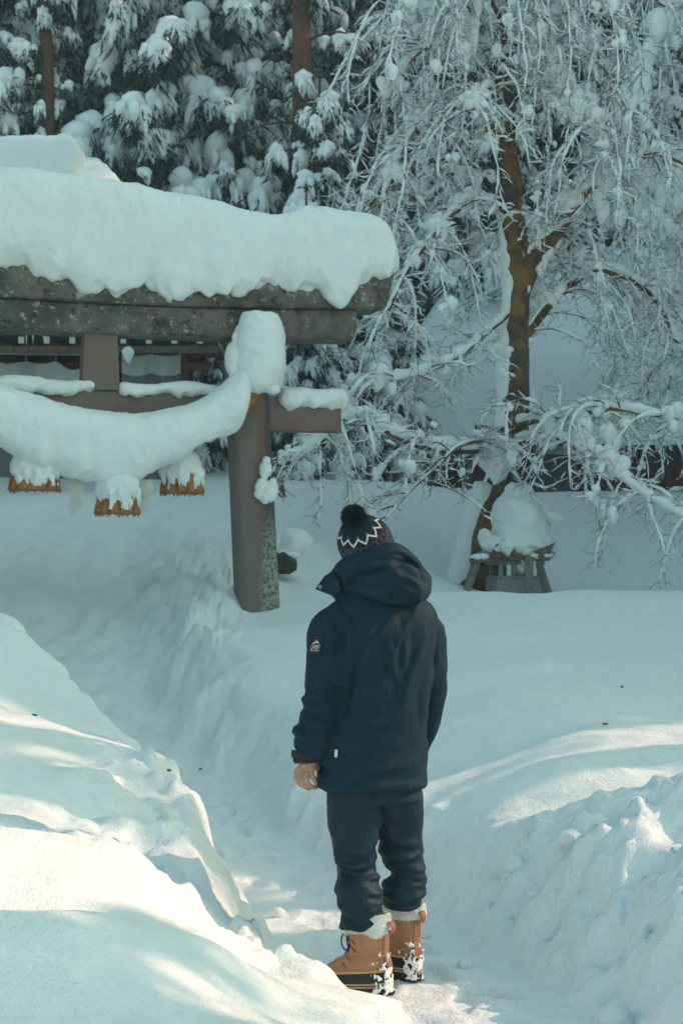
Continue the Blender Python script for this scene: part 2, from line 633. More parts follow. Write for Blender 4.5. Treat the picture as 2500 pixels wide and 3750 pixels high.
# ---------------------------------------------------------------- the snow ground: a deep snowfield with a dug path
PIX = [  # column, row, distance : points of the untouched snow surface
    # near mound on the left
    (0, 3750, 3.3), (600, 3750, 3.6), (1000, 3750, 4.2),
    (0, 3345, 4.0), (215, 3328, 4.05), (430, 3350, 4.1), (640, 3412, 4.25), (800, 3465, 4.4), (1000, 3570, 4.7), (1150, 3590, 5.05), (1130, 3500, 5.42), (1230, 3597, 5.42), (1330, 3680, 5.42), (1395, 3745, 5.36),
    (0, 3350, 4.5), (400, 3378, 4.6), (700, 3476, 4.85), (950, 3590, 5.2),
    # second crest
    (0, 3025, 5.0), (200, 3060, 5.1), (400, 3110, 5.2), (550, 3180, 5.3), (700, 3270, 5.4), (850, 3370, 5.55), (940, 3440, 5.7),
    # bank top behind it
    (0, 3000, 5.45), (300, 3085, 5.6), (0, 2700, 7.0), (0, 2500, 8.5), (300, 2800, 7.0), (500, 3040, 6.1), (600, 3195, 5.78), (740, 3060, 6.2), (790, 3160, 6.05),
    # lip of the bank
    (0, 2232, 10.5), (80, 2290, 10.2), (95, 2350, 10.0), (165, 2540, 9.2), (260, 2655, 8.6), (430, 2720, 8.0), (600, 2795, 7.5), (650, 2855, 7.2), (780, 2885, 7.0), (815, 2945, 6.85), (868, 3000, 6.7),
    (862, 3150, 6.55), (930, 3265, 6.5), (975, 3385, 6.4),
    # far wall of the dug path, up to the torii
    (1000, 3010, 8.9), (1050, 2800, 9.6), (1100, 2600, 10.8), (1100, 2400, 12.2), (1100, 2290, 13.4), (830, 2600, 11.2), (800, 2400, 12.6), (770, 2285, 13.6), (600, 2330, 13.2),
    (390, 2250, 13.9), (600, 2208, 14.4), (830, 2203, 14.8), (870, 2258, 14.75), (1018, 2214, 15.05), (940, 2300, 14.2),
    (1350, 2700, 9.8), (1350, 2500, 11.4), (1350, 2300, 13.2), (1300, 2200, 15.0), (1500, 2880, 8.6),
    # flat field on the right
    (1600, 2174, 15.5), (1800, 2170, 15.5), (2100, 2166, 15.5), (2500, 2165, 15.5), (1700, 2300, 13), (2100, 2300, 13), (2500, 2300, 13), (1700, 2450, 11), (2100, 2450, 11.2), (2500, 2480, 11),
    (1600, 2640, 9.5), (1950, 2600, 9.3), (2150, 2583, 9.4), (2500, 2612, 9.4),
    (1850, 2720, 8.7), (2150, 2668, 8.3), (2500, 2665, 8.3),
    (1560, 3000, 7.6), (1800, 2880, 7.6), (2050, 2785, 7.6), (2300, 2800, 7.5), (2500, 2850, 7.3),
    (1750, 3030, 7.2), (2050, 2960, 7.15), (2250, 2900, 7.1),
    (1650, 3075, 6.9), (1850, 3050, 6.8), (2000, 3000, 6.8), (2150, 2930, 6.8), (2300, 2880, 6.8), (2500, 2900, 6.6),
    (1600, 3250, 7.0), (1750, 3350, 6.5), (1900, 3300, 6.3), (2050, 3200, 6.3), (2200, 3150, 6.2), (2450, 3150, 6.1),
    (2100, 3450, 5.8), (2250, 3430, 5.6), (2400, 3360, 5.6), (2200, 3440, 5.2), (2270, 3400, 5.15), (2350, 3530, 5.1), (2450, 3370, 4.95), (2500, 3330, 4.95), (2480, 3600, 4.5), (2200, 3740, 4.9),
    # beyond the field: a dip, then the ground climbs to the halls
    (1550, 2100, 19), (1500, 1950, 21), (1450, 1850, 22), (1560, 1775, 23.5), (1300, 1900, 22), (1400, 1835, 30), (1200, 1805, 32), (1090, 1765, 21), (1100, 1950, 18.5), (1100, 2100, 17), (1060, 2195, 15.9),
    (1750, 2172, 20), (1900, 2172, 19.5), (2250, 2160, 22), (2250, 1885, 24.3), (2500, 1880, 24.3), (2040, 1990, 23.2), (2110, 1890, 24.4), (2500, 2160, 22), (1800, 1800, 25.5),
    (600, 2010, 17), (800, 1905, 18.5), (830, 1850, 19.8), (600, 1850, 21), (300, 1900, 20), (50, 1700, 25), (400, 1700, 26), (700, 1700, 26), (0, 2010, 17), (200, 2150, 15), (0, 2150, 14.5), (350, 2060, 16), (-200, 2000, 17), (-300, 1850, 21),
]
CP = [P(*q) for q in PIX]
CP += [np.array(q) for q in [
    (0.6, 17.6, 1.12), (2.5, 17.6, 1.0), (4.5, 17.6, 1.0), (7, 17.6, 1.1), (8, 22, 1.5), (8, 24.4, 2.4), (4, 27, 2.85), (8, 27, 2.85), (12, 18, 1.6), (12, 26, 2.8),
    (-2.6, 3, 0.9), (-3.2, 6, 0.95), (-4.2, 9, 1.2), (-5, 13, 1.5), (-6, 18, 2.0), (-8, 25, 3.2), (-14, 20, 3.0), (-14, 8, 1.6), (-14, -6, 1.4),
    (-1.6, 1.0, 0.75), (-1.4, -2, 0.7), (1.9, 2.5, 0.55), (1.9, 0, 0.6), (1.9, -3, 0.7), (3.2, 5, 0.75), (4, 8, 0.95), (5, 12, 1.15), (5, 15.5, 1.35), (9, 6, 1.1), (9, 13, 1.4), (16, 4, 1.5), (16, 14, 1.8), (14, -8, 1.3),
    (0, -14, 0.9), (-4, 40, 4.4), (4, 40, 4.2), (12, 40, 4.6), (-14, 40, 5.2), (0, 52, 8.5), (-16, 52, 9.5), (16, 52, 9.5), (28, 26, 3.4), (-28, 26, 4.6), (28, -14, 1.8), (-28, -14, 2.0),
    (0, 75, 20), (-30, 75, 21), (30, 75, 21), (50, 20, 4), (-50, 20, 5), (50, 75, 22), (-50, 75, 22), (0, -40, 1.5), (50, -40, 3), (-50, -40, 3)]]
CP = np.array(CP)
# keep the spline well conditioned: drop points closer than 9 cm to an earlier one
keep = []
for i, p in enumerate(CP):
    if all(np.hypot(*(CP[j][:2] - p[:2])) > 0.09 for j in keep):
        keep.append(i)
CP = CP[keep]
_c = CP[:, :2]
_d = np.linalg.norm(_c[:, None] - _c[None], axis=2)
_K = _d                               # linear kernel: no overshoot between far points
_n = len(_c)
_A = np.zeros((_n + 1, _n + 1))
_A[:_n, :_n] = -_K - np.eye(_n) * 0.02
_A[:_n, _n] = 1
_A[_n, :_n] = 1
_w = np.linalg.solve(_A, np.concatenate([CP[:, 2], [0]]))

PATH = np.array([  # x, y, floor height, half width
    (0.35, -12, 0, .5), (0.3, 0, 0, .5), (0.72, 3, 0, .5), (0.60, 4.6, 0, .42), (0.60, 5.25, 0, .27), (0.30, 5.88, 0, .43), (0.15, 6.3, 0, .40), (0.0, 7.0, 0.0, .36), (-0.42, 8.4, 0.0, .36),
    (-0.95, 9.8, 0.08, .38), (-1.48, 11.2, 0.18, .40), (-2.05, 13.0, 0.42, .45), (-2.55, 14.6, 0.9, .55), (-3.0, 16, 1.4, .7), (-3.3, 18.5, 1.95, .8), (-3.5, 22, 2.6, .9)])
PATHF = resample(PATH, 160)


def snow_top(x, y):
    out = np.empty(len(x))
    for s in range(0, len(x), 20000):
        e = slice(s, s + 20000)
        d = np.hypot(x[e][:, None] - _c[None, :, 0], y[e][:, None] - _c[None, :, 1])
        d = np.sqrt(d * d + 0.05 ** 2)
        out[e] = -(d @ _w[:_n]) + _w[_n]
    return out


def path_dist(x, y):
    best = np.full(len(x), 1e9)
    fl = np.zeros(len(x))
    hw = np.zeros(len(x))
    for k in range(len(PATHF) - 1):
        a, b = PATHF[k], PATHF[k + 1]
        ab = b[:2] - a[:2]
        t = np.clip(((x - a[0]) * ab[0] + (y - a[1]) * ab[1]) / (ab @ ab), 0, 1)
        d = np.hypot(x - a[0] - t * ab[0], y - a[1] - t * ab[1])
        m = d < best
        best = np.where(m, d, best)
        fl = np.where(m, a[2] + t * (b[2] - a[2]), fl)
        hw = np.where(m, a[3] + t * (b[3] - a[3]), hw)
    return best, fl, hw


_fr = np.random.default_rng(77)
PRINTS = []
for _k in range(20, 118):                       # boot prints trodden into the path floor
    _a, _b = PATHF[_k], PATHF[_k + 1]
    _t = (_b[:2] - _a[:2]) / np.hypot(*(_b[:2] - _a[:2]))
    for _s in (-1, 1):
        if _fr.random() < .42:
            _c2 = _a[:2] + np.array([-_t[1], _t[0]]) * _s * _fr.uniform(.04, .24) + _t * _fr.uniform(-.1, .1)
            _an = math.atan2(_t[1], _t[0]) + _fr.normal(0, .3)
            PRINTS.append((_c2[0], _c2[1], math.cos(_an), math.sin(_an), _fr.uniform(.012, .034)))


def footprints(x, y):
    out = np.zeros(len(x))
    for cx, cy, ca, sa, dp in PRINTS:
        m = np.nonzero((np.abs(x - cx) < .3) & (np.abs(y - cy) < .3))[0]
        if not len(m):
            continue
        u = (x[m] - cx) * ca + (y[m] - cy) * sa
        v = -(x[m] - cx) * sa + (y[m] - cy) * ca
        r = np.sqrt((u / .15) ** 2 + (v / (.052 + .012 * np.tanh(u * 12))) ** 2)
        out[m] += -dp * sstep(1.08, .72, r) + .22 * dp * np.exp(-((r - 1.25) / .2) ** 2)
    return np.clip(out, -.035, .010)


def ground(x, y, detail=True):
    x = np.atleast_1d(np.asarray(x, float))
    y = np.atleast_1d(np.asarray(y, float))
    p = np.stack([x, y, np.zeros_like(x)], 1)
    S = snow_top(x, y)
    d, fl, hw = path_dist(x, y)
    jag = 0.17 * fbm(p, 1.9, 4, 11) + 0.06 * fbm(p, 9, 3, 12)
    wall = 0.18 + 0.20 * (x < 0.1) * sstep(5.75, 6.1, y) * sstep(8.5, 7.0, y) + 0.45 * sstep(9, 11, y) + 0.20 * (x > 0.2) * sstep(8, 6.5, y)
    t = sstep(0, 1, (d + jag - hw) / wall)
    near = np.exp(-((d - hw - 0.12) / 0.25) ** 2)                      # crumbled edges of the path
    if detail:
        big = 0.05 * fbm(p, 0.7, 3, 21) + 0.022 * fbm(p, 2.1, 3, 22) * sstep(20, 13, y)
        fine = 0.006 * fbm(p, 9, 3, 23)
        # rough, shovelled snow: right bank, crumbled left wall, trampled slope to the halls
        rb = sstep(0.25, 0.6, x) * sstep(2.6, 1.6, x) * sstep(4.2, 5.0, y) * sstep(7.3, 6.3, y)
        lw = sstep(-1.35, -0.8, x) * sstep(0.1, -0.25, x) * sstep(5.0, 5.7, y) * sstep(8.2, 7.2, y)
        tr = sstep(-0.6, -1.3, x) * sstep(12.2, 13.6, y) * sstep(20, 17, y)
        far = sstep(22, 14, y)
        fine = fine * far
        lump = fbm(p, 5.0, 4, 31)
        lumps = np.clip(lump, -0.35, 1) * 1.0
        chunk = np.clip(fbm(p, 11, 3, 33) - 0.02, 0, 1)
        S = S + big + fine + rb * (0.13 * lumps + 0.11 * chunk + 0.12 * np.abs(fbm(p, 1.9, 2, 38))) + lw * (0.10 * lumps + 0.06 * chunk + 0.16 * np.abs(fbm(p, 2.3, 2, 39)) - 0.05)
        S = S + tr * far * (0.22 * fbm(p, 2.2, 3, 35) + 0.20 * chunk + 0.12 * lumps)
        fl_ = sstep(2.3, 3.2, x) * sstep(21.6, 22.6, y) * sstep(25.5, 24.3, y)
        S = S + fl_ * 0.10 * fbm(p * np.array([1.0, 0.15, 1.0]), 3.2, 3, 37)
        S = S + near * sstep(5.0, 5.6, y) * (0.05 * lumps + 0.05 * chunk)
        fl = fl + footprints(x, y) + 0.014 * fbm(p, 5, 4, 41) + 0.018 * np.clip(fbm(p, 12, 3, 42), -0.1, 1) + sstep(10, 13, y) * (0.09 * fbm(p, 3, 3, 43) + 0.09 * np.clip(fbm(p, 9, 3, 44), 0, 1))
    S = S + np.maximum(fl - S, 0) * sstep(1.8, 0.8, d - hw)
    h = fl * (1 - t) + S * t
    if detail:                                                    # crumbled, lumpy faces of the cut
        face = 4 * t * (1 - t) * sstep(5.2, 5.8, y)
        h = h + face * (0.09 * np.clip(fbm(p, 4.2, 3, 51), -.4, 1) + 0.06 * np.clip(fbm(p, 11, 3, 52), -.2, 1))
    return h


def axis(lo, f0, f1, hi, step, grow):
    a = [f0]
    st = step
    while a[-1] > lo:
        st *= grow
        a.append(a[-1] - st)
    left = a[1:][::-1]
    mid = list(np.arange(f0, f1, step))
    b = [mid[-1]]
    st = step
    while b[-1] < hi:
        st *= grow
        b.append(b[-1] + st)
    return np.array(left + mid + b[1:])


gx = axis(-60, -1.6, 1.75, 60, 0.0185, 1.033)
gy = axis(-40, 3.1, 8.2, 80, 0.0195, 1.013)
GX, GY = np.meshgrid(gx, gy)
GZ = ground(GX.ravel(), GY.ravel())
nx, ny = len(gx), len(gy)
ii = (np.arange(ny - 1)[:, None] * nx + np.arange(nx - 1)[None, :]).ravel()
gq = np.stack([ii, ii + 1, ii + nx + 1, ii + nx], 1)
obj('snow_ground', mesh_np('snow_ground', np.stack([GX.ravel(), GY.ravel(), GZ], 1), [gq]), M['snow'], kind='structure',
    label='deep snow with a dug path running past the torii')


def gz(x, y):
    return float(ground([x], [y])[0])

# ---------------------------------------------------------------- the stone torii
TC = np.array([-2.25, 14.58])
TYAW = R(17)
TD = np.array([math.cos(TYAW), math.sin(TYAW)])          # along the beam, to the right and away
TN = np.array([math.sin(TYAW), -math.cos(TYAW)])         # towards the viewer


def TP(s, n, z):
    q = TC + TD * s + TN * n
    return np.array([q[0], q[1], z])


def beam_loft(s0, s1, zb, zt, depth, n=60, cut0=0.0, cut1=0.0, round_=0.025, jitter=0.006, seed=1):
    """long beam; zb, zt functions of s; cut slants the ends (upper edge longer)"""
    rings = []
    for k in range(n):
        u = k / (n - 1)
        prof = []
        s = s0 + (s1 - s0) * u
        b, t = zb(s), zt(s)
        h = depth / 2
        r = round_
        pts = [(-h + r, b), (h - r, b), (h, b + r), (h, t - r), (h - r, t), (-h + r, t), (-h, t - r), (-h, b + r)]
        # n axis: +h is the viewer side
        for (nn, z) in pts:
            f = (z - b) / (t - b)
            ss = s + (cut1 * f if u > 0.98 else 0) - (cut0 * f if u < 0.02 else 0)
            prof.append(TP(ss, nn, z))
        rings.append(prof)
    rings = np.array(rings)
    V = rings.reshape(-1, 3)
    V += jitter * np.stack([fbm(V, 6, 3, seed), fbm(V, 6, 3, seed + 1), fbm(V, 6, 3, seed + 2)], 1)
    return V.reshape(rings.shape)


torii = thing('stone_torii', 'weathered stone shrine gate half buried in snow with thick snow on its curved top beam', 'torii', (TC[0], TC[1], 0.0), TYAW)
sori = lambda s: 0.011 * s * s
g = Geo(); loft(g, beam_loft(-2.80, 2.72, lambda s: 4.005 + sori(s), lambda s: 4.33 + sori(s) * 1.3, 0.52, cut0=.09, cut1=.09, seed=3)); part('top_beam', g, M['beam'], torii)
g = Geo(); loft(g, beam_loft(-2.42, 2.42, lambda s: 3.735 + sori(s) * .6, lambda s: 4.002 + sori(s), 0.40, cut0=.03, cut1=.03, seed=6)); part('lintel', g, M['beam'], torii)
g = Geo(); loft(g, beam_loft(-2.32, 2.32, lambda s: 2.885, lambda s: 3.215, 0.20, seed=9, jitter=.003, round_=.012)); part('tie_beam', g, M['tie'], torii)
g = Geo()
loft(g, [[TP(a * w / 2, b * .13, z) for a, b in ((-1, 1), (1, 1), (1, -1), (-1, -1))] for z, w in ((3.217, .345), (3.733, .30))]); part('centre_strut', g, M['tie'], torii, smooth=False)
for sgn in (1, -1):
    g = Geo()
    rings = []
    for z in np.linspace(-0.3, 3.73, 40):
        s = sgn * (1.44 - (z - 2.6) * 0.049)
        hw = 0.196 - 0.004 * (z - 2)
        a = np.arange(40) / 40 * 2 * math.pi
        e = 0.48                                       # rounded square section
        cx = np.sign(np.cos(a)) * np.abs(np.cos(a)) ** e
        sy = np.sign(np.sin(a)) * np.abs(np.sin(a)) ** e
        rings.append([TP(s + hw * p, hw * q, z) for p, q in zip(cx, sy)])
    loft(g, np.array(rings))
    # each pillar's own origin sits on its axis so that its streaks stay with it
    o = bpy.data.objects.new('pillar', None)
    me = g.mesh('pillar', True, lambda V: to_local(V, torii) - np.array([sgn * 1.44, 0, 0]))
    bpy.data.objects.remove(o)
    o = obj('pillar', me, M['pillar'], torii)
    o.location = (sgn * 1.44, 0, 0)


# ---------------------------------------------------------------- snow lying on it
def snow_pile(name, secs, label, n=140, m=56, amp=0.02, freq=3.0, seed=1, drip=0.0, group=None, mat=None, end=0.12, rag=0.0, power=2.6, ragfreq=3.2):
    """secs: list of (point on the base line at the middle, half depth, top z, front bottom z, back bottom z, side vector)
    lofted into one rounded mass with ragged lower edges"""
    base = resample(np.array([np.concatenate([s[0], [s[1], s[2], s[3], s[4]]]) for s in secs]), n)
    side = np.array(secs[0][5])
    rings = []
    L = np.concatenate([[0], np.cumsum(np.linalg.norm(np.diff(base[:, :2], axis=0), axis=1))])
    for k in range(n):
        x, y, z0, hd, zt, zf, zb = base[k]
        e = min(L[k], L[-1] - L[k]) / end
        f = math.sqrt(max(0.0, 1 - (1 - min(1, e)) ** 2)) if e < 1 else 1.0
        f = max(f, 0.02)
        ring = []
        for j in range(m):
            a = j / m * 2 * math.pi
            c, s_ = math.cos(a), math.sin(a)
            cx = math.copysign(abs(c) ** (2 / power), c)
            sz = math.copysign(abs(s_) ** (2 / power), s_)
            lo = zf if c > 0 else zb
            zz = 0.5 * (zf + zb) + (lo - 0.5 * (zf + zb)) * min(1, abs(cx) * 1.4)
            mid = (zt + zz) / 2
            z = mid + (zt - zz) / 2 * sz
            q = np.array([x, y, 0]) + side * hd * cx * (0.35 + 0.65 * f)
            zc = (zt + zz) / 2 - 0.1 * (zt - zz)
            ring.append((q[0], q[1], zc + (z - zc) * f))
        rings.append(ring)
    rings = np.array(rings)
    V = rings.reshape(-1, 3)
    nrm = V - np.repeat(rings.mean(1), m, 0)
    hgt = nrm[:, 2].copy()
    nrm /= np.linalg.norm(nrm, axis=1)[:, None] + 1e-9
    V = V + nrm * (amp * fbm(V, freq, 4, seed) + 0.35 * amp * fbm(V, freq * 3.5, 3, seed + 5) + 0.22 * amp * fbm(V, 17, 2, seed + 6))[:, None]
    if rag:                                             # drips and bites along the lower edge
        low = sstep(0.0, -0.75, hgt / (np.abs(hgt).max() + 1e-9))
        q = np.stack([V[:, 0], V[:, 1], np.zeros(len(V))], 1)
        dr = fbm(q, ragfreq, 3, seed + 9)
        V[:, 2] -= low * (rag * np.clip(dr, -0.5, 1.0) + .045 * fbm(q, 13.0, 2, seed + 17) * min(1, rag * 8))
        ver = fbm(q, ragfreq * 2.0, 2, seed + 13)
        V += nrm * (0.03 * ver * sstep(0.35, -0.3, hgt / (np.abs(hgt).max() + 1e-9)))[:, None]
    g = Geo()
    loft(g, V.reshape(rings.shape))
    me = g.mesh(name)
    return obj(name, me, mat or M['cap'], None, None, label, 'snow', group)


def s_of(px):                    # position along the torii's front face under a column of the photograph
    k = (px - 1250.0) / FPX
    return (k * TC[1] - TC[0]) / (TD[0] - k * TD[1])


def Yt(s, n=0.0):
    return TC[1] + TD[1] * s + TN[1] * n


def Zt(py, s, n=0.0):
    return CAM_Z + Yt(s, n) * (HOR - py) / FPX


secs = []
for px, top, bot in [(-800, 560, 985), (-400, 570, 1000), (0, 610, 1012), (160, 622, 1018), (330, 645, 1045), (470, 668, 1050), (560, 690, 1072), (640, 702, 1085), (700, 716, 1062), (800, 738, 1090), (900, 765, 1098),
                     (980, 781, 1062), (1040, 776, 1062), (1100, 762, 1065), (1160, 757, 1062), (1220, 764, 1078), (1290, 775, 1048), (1350, 788, 1042), (1395, 822, 1032), (1436, 900, 1020)]:
    s = s_of(px)
    b = TP(s, 0.02, 0)
    secs.append((b, 0.40 if px < 1300 else 0.36, Zt(top, s, .2), Zt(bot, s, .35), Zt(bot - 30, s, -.3), np.array([TN[0], TN[1], 0])))
snow_pile('beam_snow', secs, 'metre-thick snow slab on the top beam of the stone gate with ragged drips', n=260, m=80, amp=0.036, freq=3.2, seed=5, rag=0.24, end=0.16, power=3.4, ragfreq=2.3)

for a, b, lab, sd in [(-300, 350, 'thin snow strip on the tie beam beside the centre strut, farther from the rope knot', 1), (425, 900, 'thin snow strip on the tie beam between the centre strut and the rope knot', 2), (1010, 1262, 'snow slab on the free end of the tie beam beyond the pillar', 3)]:
    secs = []
    for px in np.linspace(a, b, 9):
        s = s_of(px)
        th = (0.13 if sd < 3 else 0.20) * (1.0 + 0.25 * math.sin(px * .021))
        if sd == 3:
            zt = Zt(1420 + (px - 1010) * .03, s); zf = zt - 0.19 - 0.02 * math.sin(px * .05); hd = .17
        else:
            zt = 3.215 + th * .75; zf = 3.17; hd = .135
        secs.append((TP(s, 0.03, 0), hd, zt, zf, zf + .03, np.array([TN[0], TN[1], 0])))
    snow_pile('tie_beam_snow', secs, lab, n=70, m=28, amp=0.022, freq=5, seed=20 + sd, rag=0.05, end=0.09, ragfreq=6)

# ---------------------------------------------------------------- sacred rope with tassels and paper streamers, under its load of snow
ROPE_N = 0.42
rope_up = [(-330, 1180), (-250, 1250), (-120, 1340), (0, 1402), (100, 1440), (200, 1468), (330, 1498), (450, 1512), (560, 1508), (650, 1494), (720, 1470), (790, 1428), (850, 1372), (890, 1330), (908, 1322)]
rope_lo = [(-330, 1430), (-250, 1500), (-120, 1570), (0, 1645), (100, 1702), (200, 1748), (330, 1775), (450, 1782), (560, 1735), (650, 1690), (720, 1640), (790, 1612), (850, 1590), (890, 1545), (908, 1490)]
rope = thing('sacred_rope', 'thick straw rope slung between the gate pillars with tassels and white paper streamers', 'rope', TP(0.1, ROPE_N, 2.3), TYAW)
core = []
for (px, u), (_, l) in zip(rope_up, rope_lo):
    s = s_of(px) * (Yt(0, ROPE_N) / TC[1])
    core.append(TP(s, ROPE_N * (1 if px < 800 else .85), Zt(u * .45 + l * .55, s, ROPE_N)))
core = resample(np.array(core), 90)
for k in range(3):               # three twisted strands
    g = Geo()
    t, U, W = frames(core)
    ph = np.linspace(0, 16 * math.pi, len(core)) + k * 2 * math.pi / 3
    pts = core + 0.045 * (np.cos(ph)[:, None] * U + np.sin(ph)[:, None] * W)
    tube(g, pts, 0.055, 8)
    part('strand', g, M['straw'], rope)


def tassel(px, py_top, py_bot, wbot, wtop, yaw, n_off, seed):
    s = s_of(px)
    zt, zb = Zt(py_top, s, n_off), Zt(py_bot, s, n_off)
    c = TP(s, n_off, 0)
    bell = lambda u: wtop + (wbot - wtop) * math.sqrt(max(0.0, 1 - (1 - min(u, 1)) ** 2.2)) + .022 * min(u, 1) ** 5
    g = Geo()
    rings, m = [], 40
    for k, u in enumerate(np.linspace(0, 1, 16)):
        z = zt + (zb - zt) * u + .02 * (1 - u)
        r = bell(u)
        a = np.arange(m) / m * 2 * math.pi
        rr = r * (1 + 0.05 * np.sin(a * 13 + seed) + 0.04 * np.sin(a * 29 + seed * 2))
        rings.append(np.stack([c[0] + rr * np.cos(a), c[1] + rr * .8 * np.sin(a), np.full(m, z) + (0.006 * np.sin(a * 17) if k == 15 else 0)], 1))
    loft(g, np.array(rings))
    rr_ = np.random.default_rng(seed)
    for k in range(150):           # loose straws
        a = rr_.uniform(0, 2 * math.pi)
        u0 = rr_.uniform(.25, .8)
        r0 = bell(u0)
        p0 = np.array([c[0] + r0 * 1.02 * math.cos(a), c[1] + r0 * .82 * math.sin(a), zt + (zb - zt) * u0])
        p1 = np.array([c[0] + wbot * 1.08 * math.cos(a + rr_.normal(0, .05)), c[1] + wbot * .86 * math.sin(a), zb - rr_.uniform(-0.01, .03)])
        tube(g, np.array([p0, (p0 + p1) / 2 + rr_.normal(0, .004, 3), p1]), 0.0045, 3, cap=False)
    o = part('tassel', g, M['straw'], rope)
    # snow plastered on the tassel, thinning towards its lower edge
    gs = Geo()
    nu, nv = 34, 46
    V = []
    for u in np.linspace(-0.12, 0.93, nu):
        for a in np.linspace(-math.pi * 1.0, 0.05 * math.pi, nv):
            r = bell(max(u, 0))
            V.append((u, a, r))
    V = np.array(V)
    q = np.stack([V[:, 1] * 3.4, V[:, 0] * 2.6, np.full(len(V), seed * 3.1)], 1)
    nn = fbm(q, 1.5, 4, seed)
    thick = 0.034 - 0.060 * sstep(.40, 1.0, V[:, 0]) + 0.075 * nn * sstep(0.25, .7, V[:, 0]) + 0.010 * nn
    edge = np.minimum(V[:, 1] + math.pi, 0.05 * math.pi - V[:, 1])
    thick = np.where(edge < .12, -0.03, thick)
    rad = np.maximum(V[:, 2] + thick, V[:, 2] * .6)
    rad = np.where(V[:, 0] < 0, rad * (1 + V[:, 0] * 3.0), rad)
    X = np.stack([c[0] + rad * np.cos(V[:, 1]), c[1] + rad * .85 * np.sin(V[:, 1]), zt + (zb - zt) * V[:, 0] + 0.02 * nn], 1)
    gs.add(X, ring_faces(nu, nv, closed=False))
    part('tassel_snow', gs, M['cap'], rope, parent=o)


tassel(112, 1655, 1795, .205, .11, 0, 0.42, 3)
tassel(400, 1725, 1882, .18, .13, 0, 0.50, 5)
tassel(652, 1652, 1806, .185, .05, 0, 0.20, 8)


def streamer(px, py_top, n, wdt, n_off, seed, slant=1):
    s = s_of(px)
    c = TP(s, n_off, Zt(py_top, s, n_off))
    ps = None
    rr_ = np.random.default_rng(seed)
    k = 0.5 * wdt / 150
    for i in range(n):
        g = Geo()
        # each folded paper is a parallelogram shifted against the one above it
        x0 = (0.0 if i % 2 == 0 else 0.02) + 0.01 * i
        a = np.array([[-.07, -.05], [.045, .055], [.085, -.03], [-.03, -.14]]) + np.array([0, 0])
        pts = []
        for (u, v) in a:
            pts.append(c + np.array([TD[0] * (u + x0 * .3), TD[1] * (u + x0 * .3), v - i * .112]) + np.array([TN[0], TN[1], 0]) * (0.012 * (i % 2) + 0.01 * u))
        pts = np.array(pts)
        back = pts - np.array([TN[0], TN[1], 0]) * .002
        g.add(np.concatenate([pts, back]), [(0, 1, 2, 3), (7, 6, 5, 4), (0, 4, 5, 1), (1, 5, 6, 2), (2, 6, 7, 3), (3, 7, 4, 0)])
        o = part('paper_streamer' if i == 0 else 'paper_fold', g, M['paper'], rope, smooth=False, parent=ps)
        if i == 0:
            ps = o


streamer(252, 1742, 3, 150, .40, 1)
streamer(506, 1778, 2, 150, .40, 2)

secs = []
for (px, u), (_, l) in zip(rope_up, rope_lo):
    s = s_of(px) * (Yt(0, ROPE_N) / TC[1])
    nn = ROPE_N
    s = s_of(px)
    for _ in range(3):          # column seen at the rope's own distance
        y = Yt(s, nn)
        s = ((px - 1250) / FPX * y - TC[0] - TN[0] * nn) / TD[0]
    secs.append((TP(s, nn, 0), 0.30 if px < 700 else 0.27, Zt(u, s, nn), Zt(l, s, nn + .2), Zt(l - 20, s, nn - .2), np.array([TN[0], TN[1], 0])))
snow_pile('rope_snow', secs, 'great sagging crescent of snow lying along the sacred rope', n=200, m=64, amp=0.030, freq=3.4, seed=41, rag=0.05, end=0.12, power=2.3, ragfreq=3.0)

# upright snow lump where the rope is tied to the pillar
g = Geo()
prof = [(1138, 935, 15), (1142, 940, 48), (1155, 946, 66), (1190, 950, 82), (1240, 948, 92), (1300, 946, 96), (1350, 945, 96), (1390, 945, 90), (1415, 950, 76), (1430, 955, 50), (1436, 958, 12)]
prof = resample(np.array(prof, float), 60)
rings = []
for py, px, hw in prof:
    Y = 14.6
    c = P(px, py, Y)
    r = hw * Y / FPX
    a = np.arange(48) / 48 * 2 * math.pi
    rings.append(np.stack([c[0] + r * np.cos(a), c[1] + r * 1.0 * np.sin(a), np.full(48, c[2])], 1))
loft(g, np.array(rings))
V = g.verts()
ctr = P(946, 1290, 14.6)
d_ = V - ctr
d_ /= np.linalg.norm(d_, axis=1)[:, None]
g.V = [V + d_ * (0.04 * fbm(V, 4, 4, 3) + 0.014 * fbm(V, 14, 3, 4))[:, None]]
for q, r in (((872, 1240), (.06, .06, .07)), ((872, 1320), (.13, .12, .19)), ((900, 1380), (.13, .12, .14)), ((1000, 1425), (.07, .1, .05))):
    blob(g, P(q[0], q[1], 14.55), r, 3, .2, 1.7, q[0])
obj('knot_snow', g.mesh('knot_snow'), M['cap'], None, None, 'upright rounded lump of snow at the rope end in front of the pillar', 'snow')
# small patches stuck to the pillar
for k, (pts, lab) in enumerate([([(972, 1720, .06), (975, 1690, .04), (968, 1745, .035)], 'small narrow dab of snow stuck to the pillar, above the wider one'),
                  ([(960, 1785, .07), (985, 1800, .08), (950, 1805, .05), (1000, 1770, .04), (970, 1820, .05), (990, 1815, .045)], 'wide dab of snow stuck to the pillar below the narrow one')]):
    g = Geo()
    for px, py, r in pts:
        blob(g, P(px, py, 14.80), (r, .05, r * 1.25), 3, .3, 2.2, px)
    obj('pillar_snow', g.mesh('pillar_snow'), M['cap'], None, None, lab, 'snow')

# ---------------------------------------------------------------- shrine hall behind the gate
HX0, HX1, HY0, HY1 = -10.5, -2.35, 24.0, 31.0          # walls
hall = thing('shrine_hall', 'timber shrine hall behind the gate with rafter ends and hanging sheets under snowy eaves', 'building', (-6, 27, 2.5), 0)
EZ = 4.92                                               # underside of the eaves


